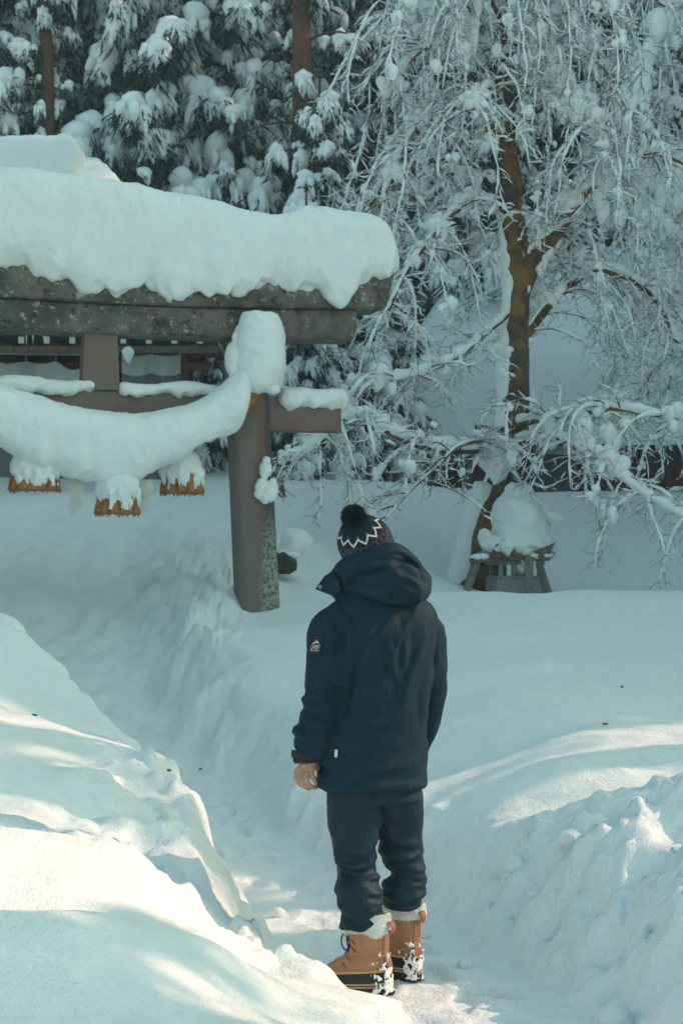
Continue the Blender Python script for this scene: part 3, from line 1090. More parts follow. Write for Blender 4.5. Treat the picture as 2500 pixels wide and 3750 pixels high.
def hpart(name, g, mat, parent=None, smooth=False, kind=None):
    return part(name, g, M[mat], hall, smooth, parent, kind)


wl = None
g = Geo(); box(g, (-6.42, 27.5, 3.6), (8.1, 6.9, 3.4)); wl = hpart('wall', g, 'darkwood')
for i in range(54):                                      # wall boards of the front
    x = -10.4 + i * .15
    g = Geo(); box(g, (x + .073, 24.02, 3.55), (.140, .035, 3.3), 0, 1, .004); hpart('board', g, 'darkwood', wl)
for x in (-10.4, -8.4, -6.4, -4.45, -2.45):
    g = Geo(); box(g, (x, 23.93, 3.7), (.2, .2, 3.6), 0, 1, .012); hpart('post', g, 'wood')
for z, h, y, m in ((4.98, .20, 23.82, 'wood'), (4.62, .12, 23.86, 'redwood')):
    g = Geo(); box(g, (-6.3, y, z), (8.6, .16, h), 0, 1, .01); hpart('beam', g, m)
# roof: low hipped body with a ridge block
ex0, ex1, ey0, ey1 = -11.6, -1.75, 22.7, 32.0
rx0, rx1, ry = -9.2, -4.35, 27.2
RV = np.array([(ex0, ey0, EZ + .12), (ex1, ey0, EZ + .12), (ex1, ey1, EZ + .12), (ex0, ey1, EZ + .12), (rx0, ry - .25, 8.0), (rx1, ry - .25, 8.0), (rx1, ry + .25, 8.0), (rx0, ry + .25, 8.0),
               (ex0, ey0, EZ), (ex1, ey0, EZ), (ex1, ey1, EZ), (ex0, ey1, EZ)])
g = Geo(); g.add(RV, [(0, 1, 5, 4), (1, 2, 6, 5), (2, 3, 7, 6), (3, 0, 4, 7), (4, 5, 6, 7), (8, 9, 1, 0), (9, 10, 2, 1), (10, 11, 3, 2), (11, 8, 0, 3), (11, 10, 9, 8)])
roof = hpart('roof', g, 'darkwood')
for i in range(26):                                      # rafters under the front eave with white painted ends
    x = -11.3 + i * .37
    g = Geo(); box(g, (x, 23.5, EZ - .055), (.075, 1.5, .095)); r_o = hpart('rafter', g, 'redwood', roof)
    g = Geo(); box(g, (x, 22.742, EZ - .055), (.082, .012, .102)); hpart('rafter_end', g, 'rafterend', roof)
for i in range(12):                                      # fan of rafters under the right eave
    y = 23.3 + i * .37
    g = Geo(); bar(g, (-2.5, y, EZ - .06), (-1.82, y - .12, EZ - .055), .07, .09); hpart('rafter', g, 'redwood', roof)
    g = Geo(); box(g, (-1.80, y - .12, EZ - .055), (.012, .082, .10)); hpart('rafter_end', g, 'rafterend', roof)
g = Geo(); box(g, (-6.6, 22.86, EZ - .18), (9.6, .05, .10)); hpart('fascia', g, 'wood', roof)
# pipe rail for the sheets
g = Geo(); tube(g, np.array([(-10.4, 23.5, 4.80), (-6, 23.5, 4.78), (-2.4, 23.5, 4.74)]), .022, 8); hpart('rail', g, 'steel', smooth=True)
for x in np.arange(-9.6, -2.3, .62):
    g = Geo(); bar(g, (x, 23.5, 4.79), (x, 23.9, 4.95), .03); hpart('rail_bracket', g, 'steel')


def sheet(x0, x1, y, zt, lab, seed, zb=2.9, band=.32):
    t = thing('hanging_sheet', lab, 'sheet', (float((x0 + x1) / 2), y, zb), 0)
    nx_, nz_ = 90, 26
    X = np.linspace(x0, x1, nx_)
    nring = int((x1 - x0) / .48) + 1
    ph = (X - x0) / (x1 - x0) * nring
    sag = .055 * np.abs(np.sin(ph * math.pi)) + .10 * sstep(.72, .92, (X - x0) / (x1 - x0)) * (seed == 1)
    for nme, a, b, mat in (('header_band', 0.0, band, 'sheet'), ('mesh_panel', band, None, 'mesh')):
        zz = np.linspace(0, 1, nz_)
        V = []
        for k in zz:
            top = zt - sag
            z = top - a - (k * (b - a) if b else k * (top - a - zb))
            V.append(np.stack([X, y + .05 * np.sin(ph * math.pi * 2 + seed) + .03 * np.sin(ph * 9.1 + 2 * seed) + .012 * k, z], 1))
        V = np.concatenate(V)
        g = Geo(); g.add(V, ring_faces(nz_, nx_, closed=False)); g.add(V + np.array([0, .006, 0]), ring_faces(nz_, nx_, closed=False)[:, ::-1])
        part(nme, g, M[mat], t)
    for k in range(nring + 1):                           # rings
        x = x0 + (x1 - x0) * min(.985, max(.01, k / nring))
        g = Geo()
        a = np.linspace(0, 2 * math.pi, 14)
        tube(g, np.stack([np.full(14, x), y + .03 * np.cos(a), zt + .02 + .045 * np.sin(a)], 1), .008, 5, cap=False)
        part('ring', g, M['steel'], t)
    return t


sheet(-5.6, -3.82, 23.45, 4.66, 'long white-topped grey mesh sheet hung under the eaves beside the centre strut', 1, band=.30)
sheet(-3.28, -2.40, 23.4, 4.76, 'short gathered white-topped mesh sheet hung at the corner of the hall', 2, band=.29)
g = Geo(); blob(g, P(470, 1295, 22.6), (.085, .07, .10), 3, .3, 1.6, 5, None, droop=.5)
obj('eave_snow', g.mesh('eave_snow'), M['cap'], None, None, 'small clot of snow hanging at the eave by the centre strut', 'snow')
for i, (px, L) in enumerate([(98, .17), (122, .14), (160, .08)]):
    g = Geo(); p = P(px, 1222, 22.6); tube(g, np.array([p, p - np.array([0, 0, L * .6]), p - np.array([0, 0, L])]), np.array([.012, .007, .001]), 6)
    obj('icicle', g.mesh('icicle'), M['sheet'], None, None, ('longest icicle of the three under the hall eave', 'middle icicle of the three under the hall eave', 'shortest icicle of the three under the hall eave')[i], 'icicle', 'icicles under the eave')

# snow on the roof and on its ridge
g = Geo()
n1, n2 = 60, 40
V = []
for j in range(n2):
    for i in range(n1):
        u, v = i / (n1 - 1), j / (n2 - 1)
        x = ex0 - .15 + (ex1 - ex0 + .3) * u
        y = ey0 - .15 + (ey1 - ey0 + .3) * v
        dx = min((x - ex0 + .15) / (rx0 - ex0), (ex1 + .15 - x) / (ex1 - rx1))
        dy = min((y - ey0 + .15) / (ry - ey0), (ey1 + .15 - y) / (ey1 - ry))
        h = min(1, max(0, min(dx, dy)))
        e = min(i, n1 - 1 - i, j, n2 - 1 - j)
        V.append((x, y, EZ + .12 + 2.95 * h + (.65 if e > 1 else (.45 if e == 1 else .05))))
V = np.array(V)
V[:, 2] += .06 * fbm(V, 1.2, 3, 3)
g.add(V, ring_faces(n2, n1, closed=False))
obj('roof_snow', g.mesh('roof_snow'), M['cap'], None, None, 'deep snow blanket on the hipped roof of the hall behind the gate', 'snow')
secs = []
for x in np.linspace(-9.8, rx1 + .02, 14):
    secs.append((np.array([x, 26.7, 0]), .55, P(150, 488 + (x + 4.35) * 2.0, 26.2)[2], P(150, 660, 26.2)[2] - .35, 7.7, np.array([0, -1.0, 0])))
snow_pile('ridge_snow', secs, 'blocky shaded snow bank on the roof ridge behind the gate beam', n=90, m=48, amp=.06, freq=1.0, seed=61, end=.22, power=4.5)

# ---------------------------------------------------------------- low hall behind the cherry
back = thing('side_hall', 'low red-boarded hall behind the cherry under a deep snow roof', 'building', (5, 29, 2.6), 0)
g = Geo(); box(g, (5.6, 30.5, 3.3), (7.6, 3.0, 2.2)); bw_ = part('wall', g, M['darkwood'], back, False)
r_ = np.random.default_rng(4)
for i in range(50):
    x = 1.85 + i * .151
    if 3.55 < x < 4.2:
        continue
    g = Geo(); box(g, (x + .07, 28.97 - .004 * (i % 3), 3.35), (.138, .04, 2.0), 0, 1, .005); part('board', g, M['redwood'], back, False, bw_)
g = Geo(); box(g, (3.9, 28.95, 3.2), (.66, .04, 1.7), 0, 1, .004); part('shutter', g, M['mesh'], back, False)
g = Geo(); box(g, (3.9, 28.93, 3.72), (.68, .05, .16), 0, 1, .004); part('shutter_band', g, M['sheet'], back, False)
for x in (1.9, 3.5, 4.3, 6.0, 7.6, 9.2):
    g = Geo(); box(g, (x, 28.9, 3.3), (.14, .14, 2.2), 0, 1, .01); part('post', g, M['redwood'], back, False)
g = Geo(); box(g, (5.6, 28.86, 4.18), (8.0, .12, .16), 0, 1, .01); part('beam', g, M['redwood'], back, False)
g = Geo(); box(g, (7.0, 28.88, 2.86), (5.0, .06, .12), 0, 1, .01); part('rail', g, M['wood'], back, False)
RV = np.array([(1.0, 27.9, 4.25), (10.4, 27.9, 4.25), (10.4, 33.2, 4.25), (1.0, 33.2, 4.25), (2.5, 30.5, 7.0), (9.2, 30.5, 7.0), (1.0, 27.9, 4.15), (10.4, 27.9, 4.15), (10.4, 33.2, 4.15), (1.0, 33.2, 4.15)])
g = Geo(); g.add(RV, [(0, 1, 5, 4), (2, 3, 4, 5), (6, 7, 1, 0), (7, 8, 2, 1), (8, 9, 3, 2), (9, 6, 0, 3), (9, 8, 7, 6)], [(1, 2, 5), (3, 0, 4)]); part('roof', g, M['darkwood'], back, False)
V = []
for j in range(40):
    for i in range(60):
        u, v = i / 59, j / 39
        x, y = .85 + 9.7 * u, 27.75 + 5.6 * v
        h = max(0, min(1, (x - .85) / 1.65, (10.55 - x) / 1.35, (y - 27.75) / 2.75, (33.35 - y) / 2.85))
        e = min(i, 59 - i, j, 39 - j)
        V.append((x, y, 4.25 + 2.75 * h + (.75 if e > 1 else (.45 if e == 1 else -.5))))
V = np.array(V)
V[:, 2] += .10 * fbm(V, .9, 3, 8)
g = Geo(); g.add(V, ring_faces(40, 60, closed=False))
obj('roof_snow', g.mesh('roof_snow'), M['cap'], None, None, 'smooth deep snow on the roof of the low hall behind the cherry', 'snow')

# ---------------------------------------------------------------- cedars of the forest
def blades(g, base, tip, wid):
    """thin leaf sprays: one kite of two triangles each"""
    base, tip = np.asarray(base), np.asarray(tip)
    d = tip - base
    rnd = rng.normal(size=base.shape)
    s = np.cross(d, rnd)
    s /= np.linalg.norm(s, axis=1)[:, None] + 1e-9
    mid = base + d * 0.4
    w = np.asarray(wid).reshape(-1, 1)
    V = np.stack([base, mid + s * w, tip, mid - s * w], 1).reshape(-1, 3)
    k = np.arange(len(base))[:, None] * 4
    g.add(V, np.concatenate([k, k + 1, k + 2, k + 3], 1))


def cedar_meshes(name, seed, H, z0, Lmax, snow, csize, dens=1.0, trunk_r=0.28, sub=2, bare=0.0, nspray=90):
    r_ = np.random.default_rng(seed)
    gt, gf, gs = Geo(), Geo(), Geo()
    zz = np.linspace(-1.5, H, 26)
    tp = np.stack([0.06 * np.sin(zz * .5 + seed), 0.06 * np.cos(zz * .37 + seed), zz], 1)
    tube(gt, tp, trunk_r * (1 - np.clip(zz, 0, H) / H) ** .8 + 0.015, 10)
    z = z0
    while z < H - .3:
        f = z / H
        nb = 4 if f < .7 else 3
        a0 = r_.uniform(0, 6.28)
        for b in range(nb):
            if r_.random() < bare:
                continue
            a = a0 + b * 2 * math.pi / nb + r_.normal(0, .35)
            L = (Lmax * (1 - f) ** .75 + .25) * r_.uniform(.65, 1.15)
            rise, sag = r_.uniform(-.05, .3), r_.uniform(.35, .7)
            u = np.linspace(0, 1, 7)
            rad = L * u
            pz = z + rise * rad - sag * L * u ** 2 * .8
            pts = np.stack([rad * np.cos(a), rad * np.sin(a), pz], 1)
            tube(gt, pts, np.linspace(.045, .012, 7) * (.5 + L / 4), 4, cap=False)
            nc = max(2, int(L / (csize * .62) * dens))
            for c in range(nc):
                t = (c + r_.uniform(.3, 1.0)) / nc
                t = min(t, 1.0)
                p = np.array([np.interp(t, u, pts[:, i]) for i in range(3)])
                off = r_.normal(0, .16 * L ** .5, 3) * (1 - .4 * t)
                off[2] *= .4
                p = p + off
                w = csize * r_.uniform(.55, 1.15) * (.6 + .4 * (1 - f))
                h = w * r_.uniform(.9, 1.7)
                # dark sprays hanging out from under the snow
                n = int(nspray * r_.uniform(.7, 1.2))
                th = r_.uniform(0, 6.28, n)
                ph = r_.uniform(-.95, .1, n)
                rr = np.sqrt(1 - ph ** 2)
                bs = p + np.stack([w * .75 * rr * np.cos(th), w * .75 * rr * np.sin(th), h * .8 * ph - .1 * h], 1)
                dr = np.stack([.55 * np.cos(th), .55 * np.sin(th), np.full(n, -.85)], 1) + r_.normal(0, .28, (n, 3))
                ln = w * r_.uniform(.35, .95, n)
                blades(gf, bs, bs + dr * ln[:, None], r_.uniform(.009, .022, n) * (csize / .4))
                if r_.random() < snow:
                    # a cushion on the bough and snow-coated fingers hanging from it
                    tilt = Matrix.Rotation(r_.uniform(.15, .55), 3, Vector((-math.sin(a), math.cos(a), 0)))
                    lib_blob(gs, p + np.array([0, 0, .22 * h]), (w * .62 * r_.uniform(.8, 1.25), w * .55, h * .42), sub if f < .6 else 1, int(r_.integers(24)), r_.uniform(0, 6.28), tilt, r_.uniform(.3, .7))
                    for q in range(int(r_.integers(3, 8))):
                        aa = a + r_.normal(0, 1.1)
                        ro = w * r_.uniform(.2, .72)
                        fw = w * r_.uniform(.15, .30)
                        fh = h * r_.uniform(.30, .62)
                        c_ = p + np.array([math.cos(aa) * ro, math.sin(aa) * ro, .15 * h - fh * .75])
                        tl = Matrix.Rotation(-r_.uniform(.05, .45), 3, Vector((-math.sin(aa), math.cos(aa), 0)))
                        lib_blob(gs, c_, (fw, fw, fh), max(1, sub - 1), int(r_.integers(24)), r_.uniform(0, 6.28), tl, .25)
        z += r_.uniform(.40, .64) * (1.0 if f < .6 else .8) / max(.6, dens)
    return gt.mesh(name + '_trunk'), gf.mesh(name + '_crown', False), gs.mesh(name + '_snow')


def cedar(name, meshes, label, x, y, rz, sc, bark='darkbark', leaf='needles', group='cedars of the forest'):
    t = thing(name, label, 'tree', (x, y, gz(x, y) - .15), rz, group)
    t.scale = (sc, sc, sc)
    obj('trunk', meshes[0], M[bark], t)
    c = obj('crown', meshes[1], M[leaf], t)
    obj('crown_snow', meshes[2], M['twigsnow'], c, kind='stuff')
    return t


LADEN = cedar_meshes('laden_cedar', 3, 21, 0.4, 3.0, .95, .46, 1.2, nspray=52)
LADEN2 = cedar_meshes('laden_cedar_b', 12, 19, 0.2, 2.7, .93, .43, 1.2, nspray=52)
DARK = cedar_meshes('dark_cedar', 21, 22, 1.0, 3.1, .68, .46, 1.0, nspray=70)
YOUNG = cedar_meshes('young_cedar', 33, 6.0, 0.15, .85, .97, .34, 1.3, trunk_r=.07, nspray=60)
SPARSE = cedar_meshes('bare_cedar', 44, 20, 5.0, 1.6, .7, .34, .7, trunk_r=.27, bare=.45, sub=1, nspray=40)


def at_px(px, Y):
    return Y * (px - 1250) / FPX


for i, (px, Y, ms, rz, sc, lab) in enumerate([
        (640, 31.0, LADEN, .4, 1.0, 'broad cedar loaded with big drooping snow lobes directly above the gate beam'),
        (930, 33.5, LADEN2, 2.0, 1.0, 'snow-laden cedar between the red bare trunk and the broadest cedar'),
        (330, 33.0, DARK, 1.1, 1.0, 'dark thinly snowed cedar rising behind the snow-covered roof ridge'),
        (-40, 31.0, LADEN, 3.6, .95, 'snow-laden cedar at the far end of the hall roof'),
        (1330, 36.0, LADEN2, .9, 1.05, 'snow-laden cedar beyond the red trunk, behind the cherry branches'),
        (1720, 31.5, LADEN, 5.0, .85, 'snow-laden cedar behind the mossy cherry trunk'),
        (2100, 35.0, DARK, 2.7, 1.05, 'dark cedar behind the upper right limb of the cherry'),
        (2480, 33.0, LADEN2, 4.0, 1.0, 'snow-laden cedar behind the second, leaning cherry')]):
    cedar('snowy_cedar', ms, lab, at_px(px, Y), Y, rz, sc)
k = 0
for Y, step, ph in ((41, 330, 40), (47, 300, -80), (54, 280, 60)):
    for px in range(-150 + ph, 2700, step):
        ms = (DARK, LADEN2, DARK, LADEN)[k % 4] if Y < 50 else DARK
        cedar('forest_cedar', ms, 'tall cedar standing in the rows deep in the dark forest', at_px(px, Y + (k % 3) - 1), Y + (k % 3) - 1, k * 1.7, 1.05 + .1 * (k % 3))
        k += 1

# the red bare trunk, a dark trunk by the roof, and the little snow-buried cedar in front of it
cedar('red_cedar', SPARSE, 'tall straight cedar with a bare reddish trunk above the gate beam', at_px(1112, 29.5), 29.5, .3, 1.0, 'cedarbark', 'needles2')
cedar('red_cedar', SPARSE, 'slim dark cedar trunk above the roof ridge snow', at_px(165, 30), 30, 2.2, .75, 'darkbark', 'needles2')
cedar('young_cedar', YOUNG, 'narrow young cedar bowed under snow lobes in front of the red trunk', at_px(1185, 26.5), 26.5, 0, 1.17, 'darkbark')
cedar('young_cedar', YOUNG, 'small snow-buried cedar standing right behind the pillar, below the tie beam end', at_px(1110, 25), 25, 1.8, .80, 'darkbark')
cedar('young_cedar', YOUNG, 'low snow-bowed cedar seen through the gate beside the hanging sheets', at_px(775, 25), 25, 3.3, .62, 'darkbark')
cedar('young_cedar', YOUNG, 'small dark cedar hung with snow between the pillar and the cherry', at_px(1400, 27), 27, 4.4, .85, 'darkbark')

# cedars beyond the right edge of the picture: they shade the gate and let sun through onto the path
k = 0
for x, y, ms, sc in [(15.4, 13.2, LADEN, 1.0), (15.5, 15.4, DARK, 1.05), (15.0, 17.6, LADEN2, 1.1), (16.0, 20.2, LADEN, 1.05), (15.2, 22.8, DARK, 1.05), (16.0, 25.5, LADEN2, 1.1), (15.4, 28.2, LADEN, 1.0), (16.2, 31, DARK, 1.1), (15.5, 34, LADEN2, 1.1), (16, 37, LADEN, 1.1),
                     (18.5, 14.4, DARK, 1.2), (18.8, 16.4, LADEN, 1.2), (18.4, 19.2, DARK, 1.2), (19, 22, LADEN2, 1.25), (18.6, 25, DARK, 1.2), (19, 28, LADEN, 1.2), (18.6, 31.5, DARK, 1.2), (19, 35, LADEN2, 1.25),
                     (7.0, 4.15, LADEN2, .75), (9.0, 8.1, SPARSE, 1.25), (8.5, 8.9, SPARSE, .7), (10.8, 11.0, SPARSE, .9)]:
    cedar('forest_cedar', ms, 'tall cedar in the stand beside the snowfield that shades the gate', x, y, k * 2.1, sc, group='cedars beside the snowfield')
    k += 1
for k, (x, y, ms, sc) in enumerate([(-6.6, 8.6, LADEN2, .62), (-8.0, 12.6, LADEN, .8), (-10.0, 16.5, LADEN2, 1.0)]):  # added out of view on the left: they block sky and darken the path
    cedar('forest_cedar', ms, 'unseen snow-laden cedar added left of the gate to block sky light over the dug path', x, y, k * 1.9, sc, group='unseen cedars darkening the dug path')

# ---------------------------------------------------------------- weeping cherry trees under snow
class Cherry:
    def __init__(self, seed):
        self.r = np.random.default_rng(seed)
        self.wood, self.twig, self.snow = Geo(), Geo(), Geo()
        self.nseed = seed * 1000

    def snow_on(self, pts, rad, thick, m=6, lump=.4, skip=0.0):
        """a lumpy ridge of snow on the upper side of a branch, broken where the branch hangs steeply"""
        n = len(pts)
        t, U, W = frames(pts)
        flat = np.sqrt(np.clip(1 - t[:, 2] ** 2, 0, 1))
        s = thick * (.35 + .65 * flat) * (1 + lump * self.r.normal(0, 1, n))
        s = np.clip(s, thick * .12, thick * 2.2)
        if skip:
            s = np.where(self.r.random(n) < skip, thick * .05, s)
        s[0] *= .4
        s[-1] *= .3
        c = pts + np.array([0, 0, 1.0]) * (rad + s * .45)[:, None]
        tube(self.snow, c, s, m, cap=n > 4)

    def grow(self, p, d, L, n, droop, wander):
        d = np.asarray(d, float)
        d /= np.linalg.norm(d)
        pts = [np.asarray(p, float)]
        st = L / (n - 1)
        for k in range(n - 1):
            d = d + np.array([0, 0, -droop * st]) + self.r.normal(0, wander, 3) * st ** .5
            d /= np.linalg.norm(d)
            pts.append(pts[-1] + d * st)
        return np.array(pts)

    def limb(self, pts, r0, r1, thick, l2=.16, l2len=(.6, 1.8), side=1.0, big=.12):
        pts = resample(np.asarray(pts, float), max(14, int(len(pts) * 5)))
        rad = np.linspace(r0, r1, len(pts))
        tube(self.wood, pts, rad, 8)
        self.snow_on(pts, rad * .7, np.full(len(pts), thick), 8, .25)
        self.spawn(pts, rad, l2, l2len, thick, side, big)
        return pts

    def spawn(self, pts, rad, l2, l2len, thick, side=1.0, big=.12):
        L = np.concatenate([[0], np.cumsum(np.linalg.norm(np.diff(pts, axis=0), axis=1))])
        s = .25
        while s < L[-1]:
            i = min(np.searchsorted(L, s), len(pts) - 1)
            p = np.array([np.interp(s, L, pts[:, k]) for k in range(3)])
            t = pts[i] - pts[i - 1]
            t /= np.linalg.norm(t) + 1e-9
            a = self.r.uniform(0, 6.28)
            o = np.array([math.cos(a), math.sin(a) * .7, self.r.uniform(-.1, .7)])
            d = o * side + t * self.r.uniform(.2, .9)
            self.hang(p, d, self.r.uniform(*l2len), thick * .42)
            if self.r.random() < big:
                w = self.r.uniform(.07, .17)
                self.lump(p, w)
            s += l2 * .78 * self.r.uniform(.5, 1.5)

    def lump(self, p, w, h=None):
        """an irregular cushion: a few small heaps sagging over the branch"""
        h = h or w * self.r.uniform(.8, 1.5)
        sub = 2 if w > .07 else 1
        for k in range(3 if w < .1 else (7 if w < .15 else 18)):
            o = self.r.normal(0, .42, 3) * np.array([w, w * .7, h * .85])
            f = self.r.uniform(.42, .78) if w < .15 else self.r.uniform(.2, .46)
            lib_blob(self.snow, p + np.array([0, 0, w * .25]) + o, (w * f, w * f * .85, h * f * self.r.uniform(.7, 1.3)), sub, int(self.r.integers(24)), self.r.uniform(0, 6.28), None, .25)

    def hang(self, p, d, L, thick):
        # keep the trunk in sight: fewer twigs straight in front of it
        ppx, ppy = p[0] / p[1] * FPX + 1250, HOR - (p[2] - CAM_Z) / p[1] * FPX
        if 1800 < ppx < 1960 and 420 < ppy < 1750 and p[1] < YC + .1 and self.r.random() < .8:
            return
        n = max(7, int(L / .10))
        pts = self.grow(p, d, L, n, 1.9, .30)
        rad = np.linspace(.010, .0035, n)
        tube(self.twig, pts, rad, 4, cap=False)
        self.snow_on(pts, rad, np.full(n, min(thick, .026)), 5, .35, .08)
        for k in range(1, n):
            for q in range(3 if self.r.random() < .2 else 2):
                a = self.r.uniform(0, 6.28)
                t = pts[k] - pts[k - 1]
                t /= np.linalg.norm(t)
                dd = t * .75 + np.array([math.cos(a), math.sin(a), self.r.uniform(-.1, .45)]) * .8
                l3 = self.r.uniform(.08, .36)
                w = self.grow(pts[k], dd, l3, 5, .9, 1.0)
                tube(self.twig, w, np.linspace(.0040, .0022, 5), 3, cap=False)
                if self.r.random() < .8:
                    self.snow_on(w, np.full(5, .0025), np.full(5, self.r.uniform(.006, .0135)), 3, .45, .12)
            if self.r.random() < .075:
                self.lump(pts[k], self.r.uniform(.03, .10))

    def build(self, name, label, base, group=None):
        t = thing(name, label, 'tree', base, 0, group)
        tr = part('trunk', self.wood, M['bark'], t)
        part('twigs', self.twig, M['twig'], t, kind='stuff')
        part('branch_snow', self.snow, M['twigsnow'], t, kind='stuff')
        return t


c1 = Cherry(5)
YC = 20.0
tp = [(1735, 2190), (1765, 2050), (1800, 1900), (1845, 1720), (1878, 1550), (1885, 1400), (1888, 1250), (1897, 1100), (1902, 1000), (1888, 900), (1873, 780), (1866, 660), (1860, 540), (1856, 400), (1850, 200), (1846, -60), (1850, -250)]
trad = [.31, .27, .23, .19, .19, .195, .155, .15, .19, .165, .165, .14, .115, .09, .065, .045, .02]
tpts = np.array([P(x, y, YC + .0) for x, y in tp])
tb = resample(np.concatenate([tpts, np.array(trad)[:, None]], 1), 90)
g_ = Geo()
tube(g_, tb[:, :3], tb[:, 3], 16)
V = g_.verts()
ctr = np.array([np.interp(V[:, 2], tb[:, 2], tb[:, i]) for i in range(2)]).T
dd = np.zeros_like(V)
dd[:, :2] = V[:, :2] - ctr
c1.wood.add(V + dd * (.35 * fbm(V, 4, 4, 8))[:, None], np.concatenate(g_.Q), np.concatenate(g_.T))


def limbs(c, Y, lst):
    out = []
    for pts, r0, r1, th, kw in lst:
        n = len(pts)
        Q = [P(q[0], q[1], Y + (q[2] if len(q) > 2 else 0)) for q in pts]
        out.append(c.limb(Q, r0, r1, th, **kw))
    return out


limbs(c1, YC, [
    ([(1900, 1010), (1960, 935, -.1), (2050, 835, -.2), (2110, 740, -.2), (2190, 680, -.2), (2290, 600, -.3), (2420, 560, -.4), (2560, 640, -.5)], .12, .03, .10, dict(l2=.13, l2len=(.8, 2.2), big=.2)),
    ([(1893, 1290), (1950, 1190, .2), (2050, 1075, .4), (2160, 1000, .5), (2280, 1010, .6), (2400, 1100, .7), (2480, 1260, .8)], .08, .02, .06, dict(l2=.13, l2len=(.7, 1.8))),
    ([(1860, 748), (1780, 738, -.2), (1700, 752, -.4), (1640, 795, -.6), (1570, 880, -.8), (1500, 975, -.9), (1440, 1090, -1.0), (1400, 1200, -1.0)], .06, .02, .05, dict(l2=.12, l2len=(.6, 1.6))),
    ([(1872, 1140), (1776, 1222, -.5), (1696, 1292, -.8), (1600, 1345, -1), (1490, 1380, -1.2), (1380, 1390, -1.3)], .04, .012, .06, dict(l2=.13, l2len=(.4, 1.1))),
    ([(1870, 1665), (1750, 1648, -.6), (1620, 1650, -1.0), (1500, 1620, -1.3), (1400, 1572, -1.5), (1310, 1535, -1.7), (1230, 1545, -1.9), (1140, 1640, -2.0), (1050, 1690, -2.1)], .055, .015, .085, dict(l2=.14, l2len=(.5, 1.5), big=.25)),
    ([(1860, 1600), (1690, 1630, -1.2), (1600, 1710, -1.5), (1500, 1800, -1.7), (1411, 1905, -1.9)], .028, .008, .016, dict(l2=.22, l2len=(.4, .9), big=0)),
    ([(1880, 1560), (1960, 1540, -.5), (2070, 1522, -.9), (2246, 1498, -1.2), (2390, 1520, -1.4), (2540, 1540, -1.6)], .05, .015, .06, dict(l2=.13, l2len=(.5, 1.5))),
    ([(1885, 1620), (2000, 1600, -.8), (2100, 1625, -1.2), (2210, 1690, -1.5), (2300, 1770, -1.7), (2400, 1840, -1.9), (2520, 1900, -2.0)], .045, .012, .07, dict(l2=.14, l2len=(.4, 1.2), big=.25)),
    ([(1860, 700), (1760, 650, .3), (1640, 640, .6), (1540, 690, .8), (1450, 800, .9), (1380, 960, 1.0)], .05, .02, .05, dict(l2=.12, l2len=(.8, 2.0))),
    ([(1858, 520), (1750, 420, -.3), (1620, 400, -.6), (1520, 470, -.7), (1440, 600, -.8), (1390, 760, -.8)], .05, .02, .06, dict(l2=.12, l2len=(.8, 1.9))),
    ([(1858, 470), (1960, 380, -.4), (2080, 360, -.6), (2180, 450, -.7), (2240, 600, -.8)], .05, .02, .06, dict(l2=.13, l2len=(.6, 1.8), big=.2)),
    ([(1853, 300), (1740, 180, -.3), (1620, 150, -.5), (1500, 220, -.6), (1420, 350, -.6)], .045, .02, .06, dict(l2=.12, l2len=(.8, 2.0))),
    ([(1850, 220), (1960, 80, -.4), (2060, 60, -.6), (2150, 160, -.6), (2190, 320, -.6)], .045, .02, .07, dict(l2=.13, l2len=(.8, 2.0), big=.3)),
    ([(1848, 100), (1760, -60, -.4), (1660, -110, -.6), (1540, -60, -.8), (1440, 60, -.8)], .04, .02, .07, dict(l2=.11, l2len=(1.0, 2.4))),
    ([(1848, 60), (1920, -100, -.3), (2020, -160, -.5), (2120, -90, -.6), (2200, 40, -.6)], .04, .02, .07, dict(l2=.12, l2len=(1.0, 2.2))),
    ([(1847, 0), (1850, -150, -.6), (1840, -180, -1.0), (1800, -90, -1.4)], .04, .02, .07, dict(l2=.1, l2len=(1.0, 2.6))),
    ([(1855, 420), (1800, 330, -.6), (1770, 330, -1.0), (1740, 400, -1.3)], .04, .02, .05, dict(l2=.1, l2len=(.5, 1.6))),
    ([(1875, 850), (1960, 820, .8), (2060, 860, 1.2), (2150, 960, 1.5)], .04, .015, .05, dict(l2=.13, l2len=(.6, 1.6))),
])
# broad cushions of snow in the forks
for px, py, w, h, dy in [(2080, 780, .26, .28, .1), (1975, 960, .14, .22, -.05), (1990, 250, .2, .5, -.7), (2070, 380, .24, .42, -.8), (1540, 60, .3, .42, -.6), (1700, 100, .22, .4, -.7), (1920, 60, .3, .4, .2), (1840, 1290, .13, .1, -.12), (1960, 880, .12, .3, 0.05), (1820, 1700, .17, .17, -.5), (2240, 720, .25, .4, -.3),
                        (1700, 1640, .2, .08, -.9), (2130, 1560, .1, .17, -1.2), (2230, 1600, .12, .16, -1.3), (1590, 1560, .08, .08, -1.1), (1920, 1040, .06, .2, -.1)]:
    c1.lump(P(px, py, YC + dy), w, h)
# snow plastered against the windward side of the trunk
pl = tb[(tb[:, 2] > 1.3) & (tb[:, 2] < 6.3)]
tube(c1.snow, pl[:, :3] + np.array([-.075, .02, 0]), pl[:, 3] * (.84 + .3 * fbm(pl[:, :3], 2.2, 3, 5)), 10)
lo = tb[tb[:, 2] < 2.7]
tube(c1.snow, lo[:, :3] + np.array([-.17, .02, 0]), lo[:, 3] * .85, 10)
c1.build('weeping_cherry', 'weeping cherry with a mossy leaning trunk and snow on every hanging twig', tpts[0] - np.array([0, 0, .5]))

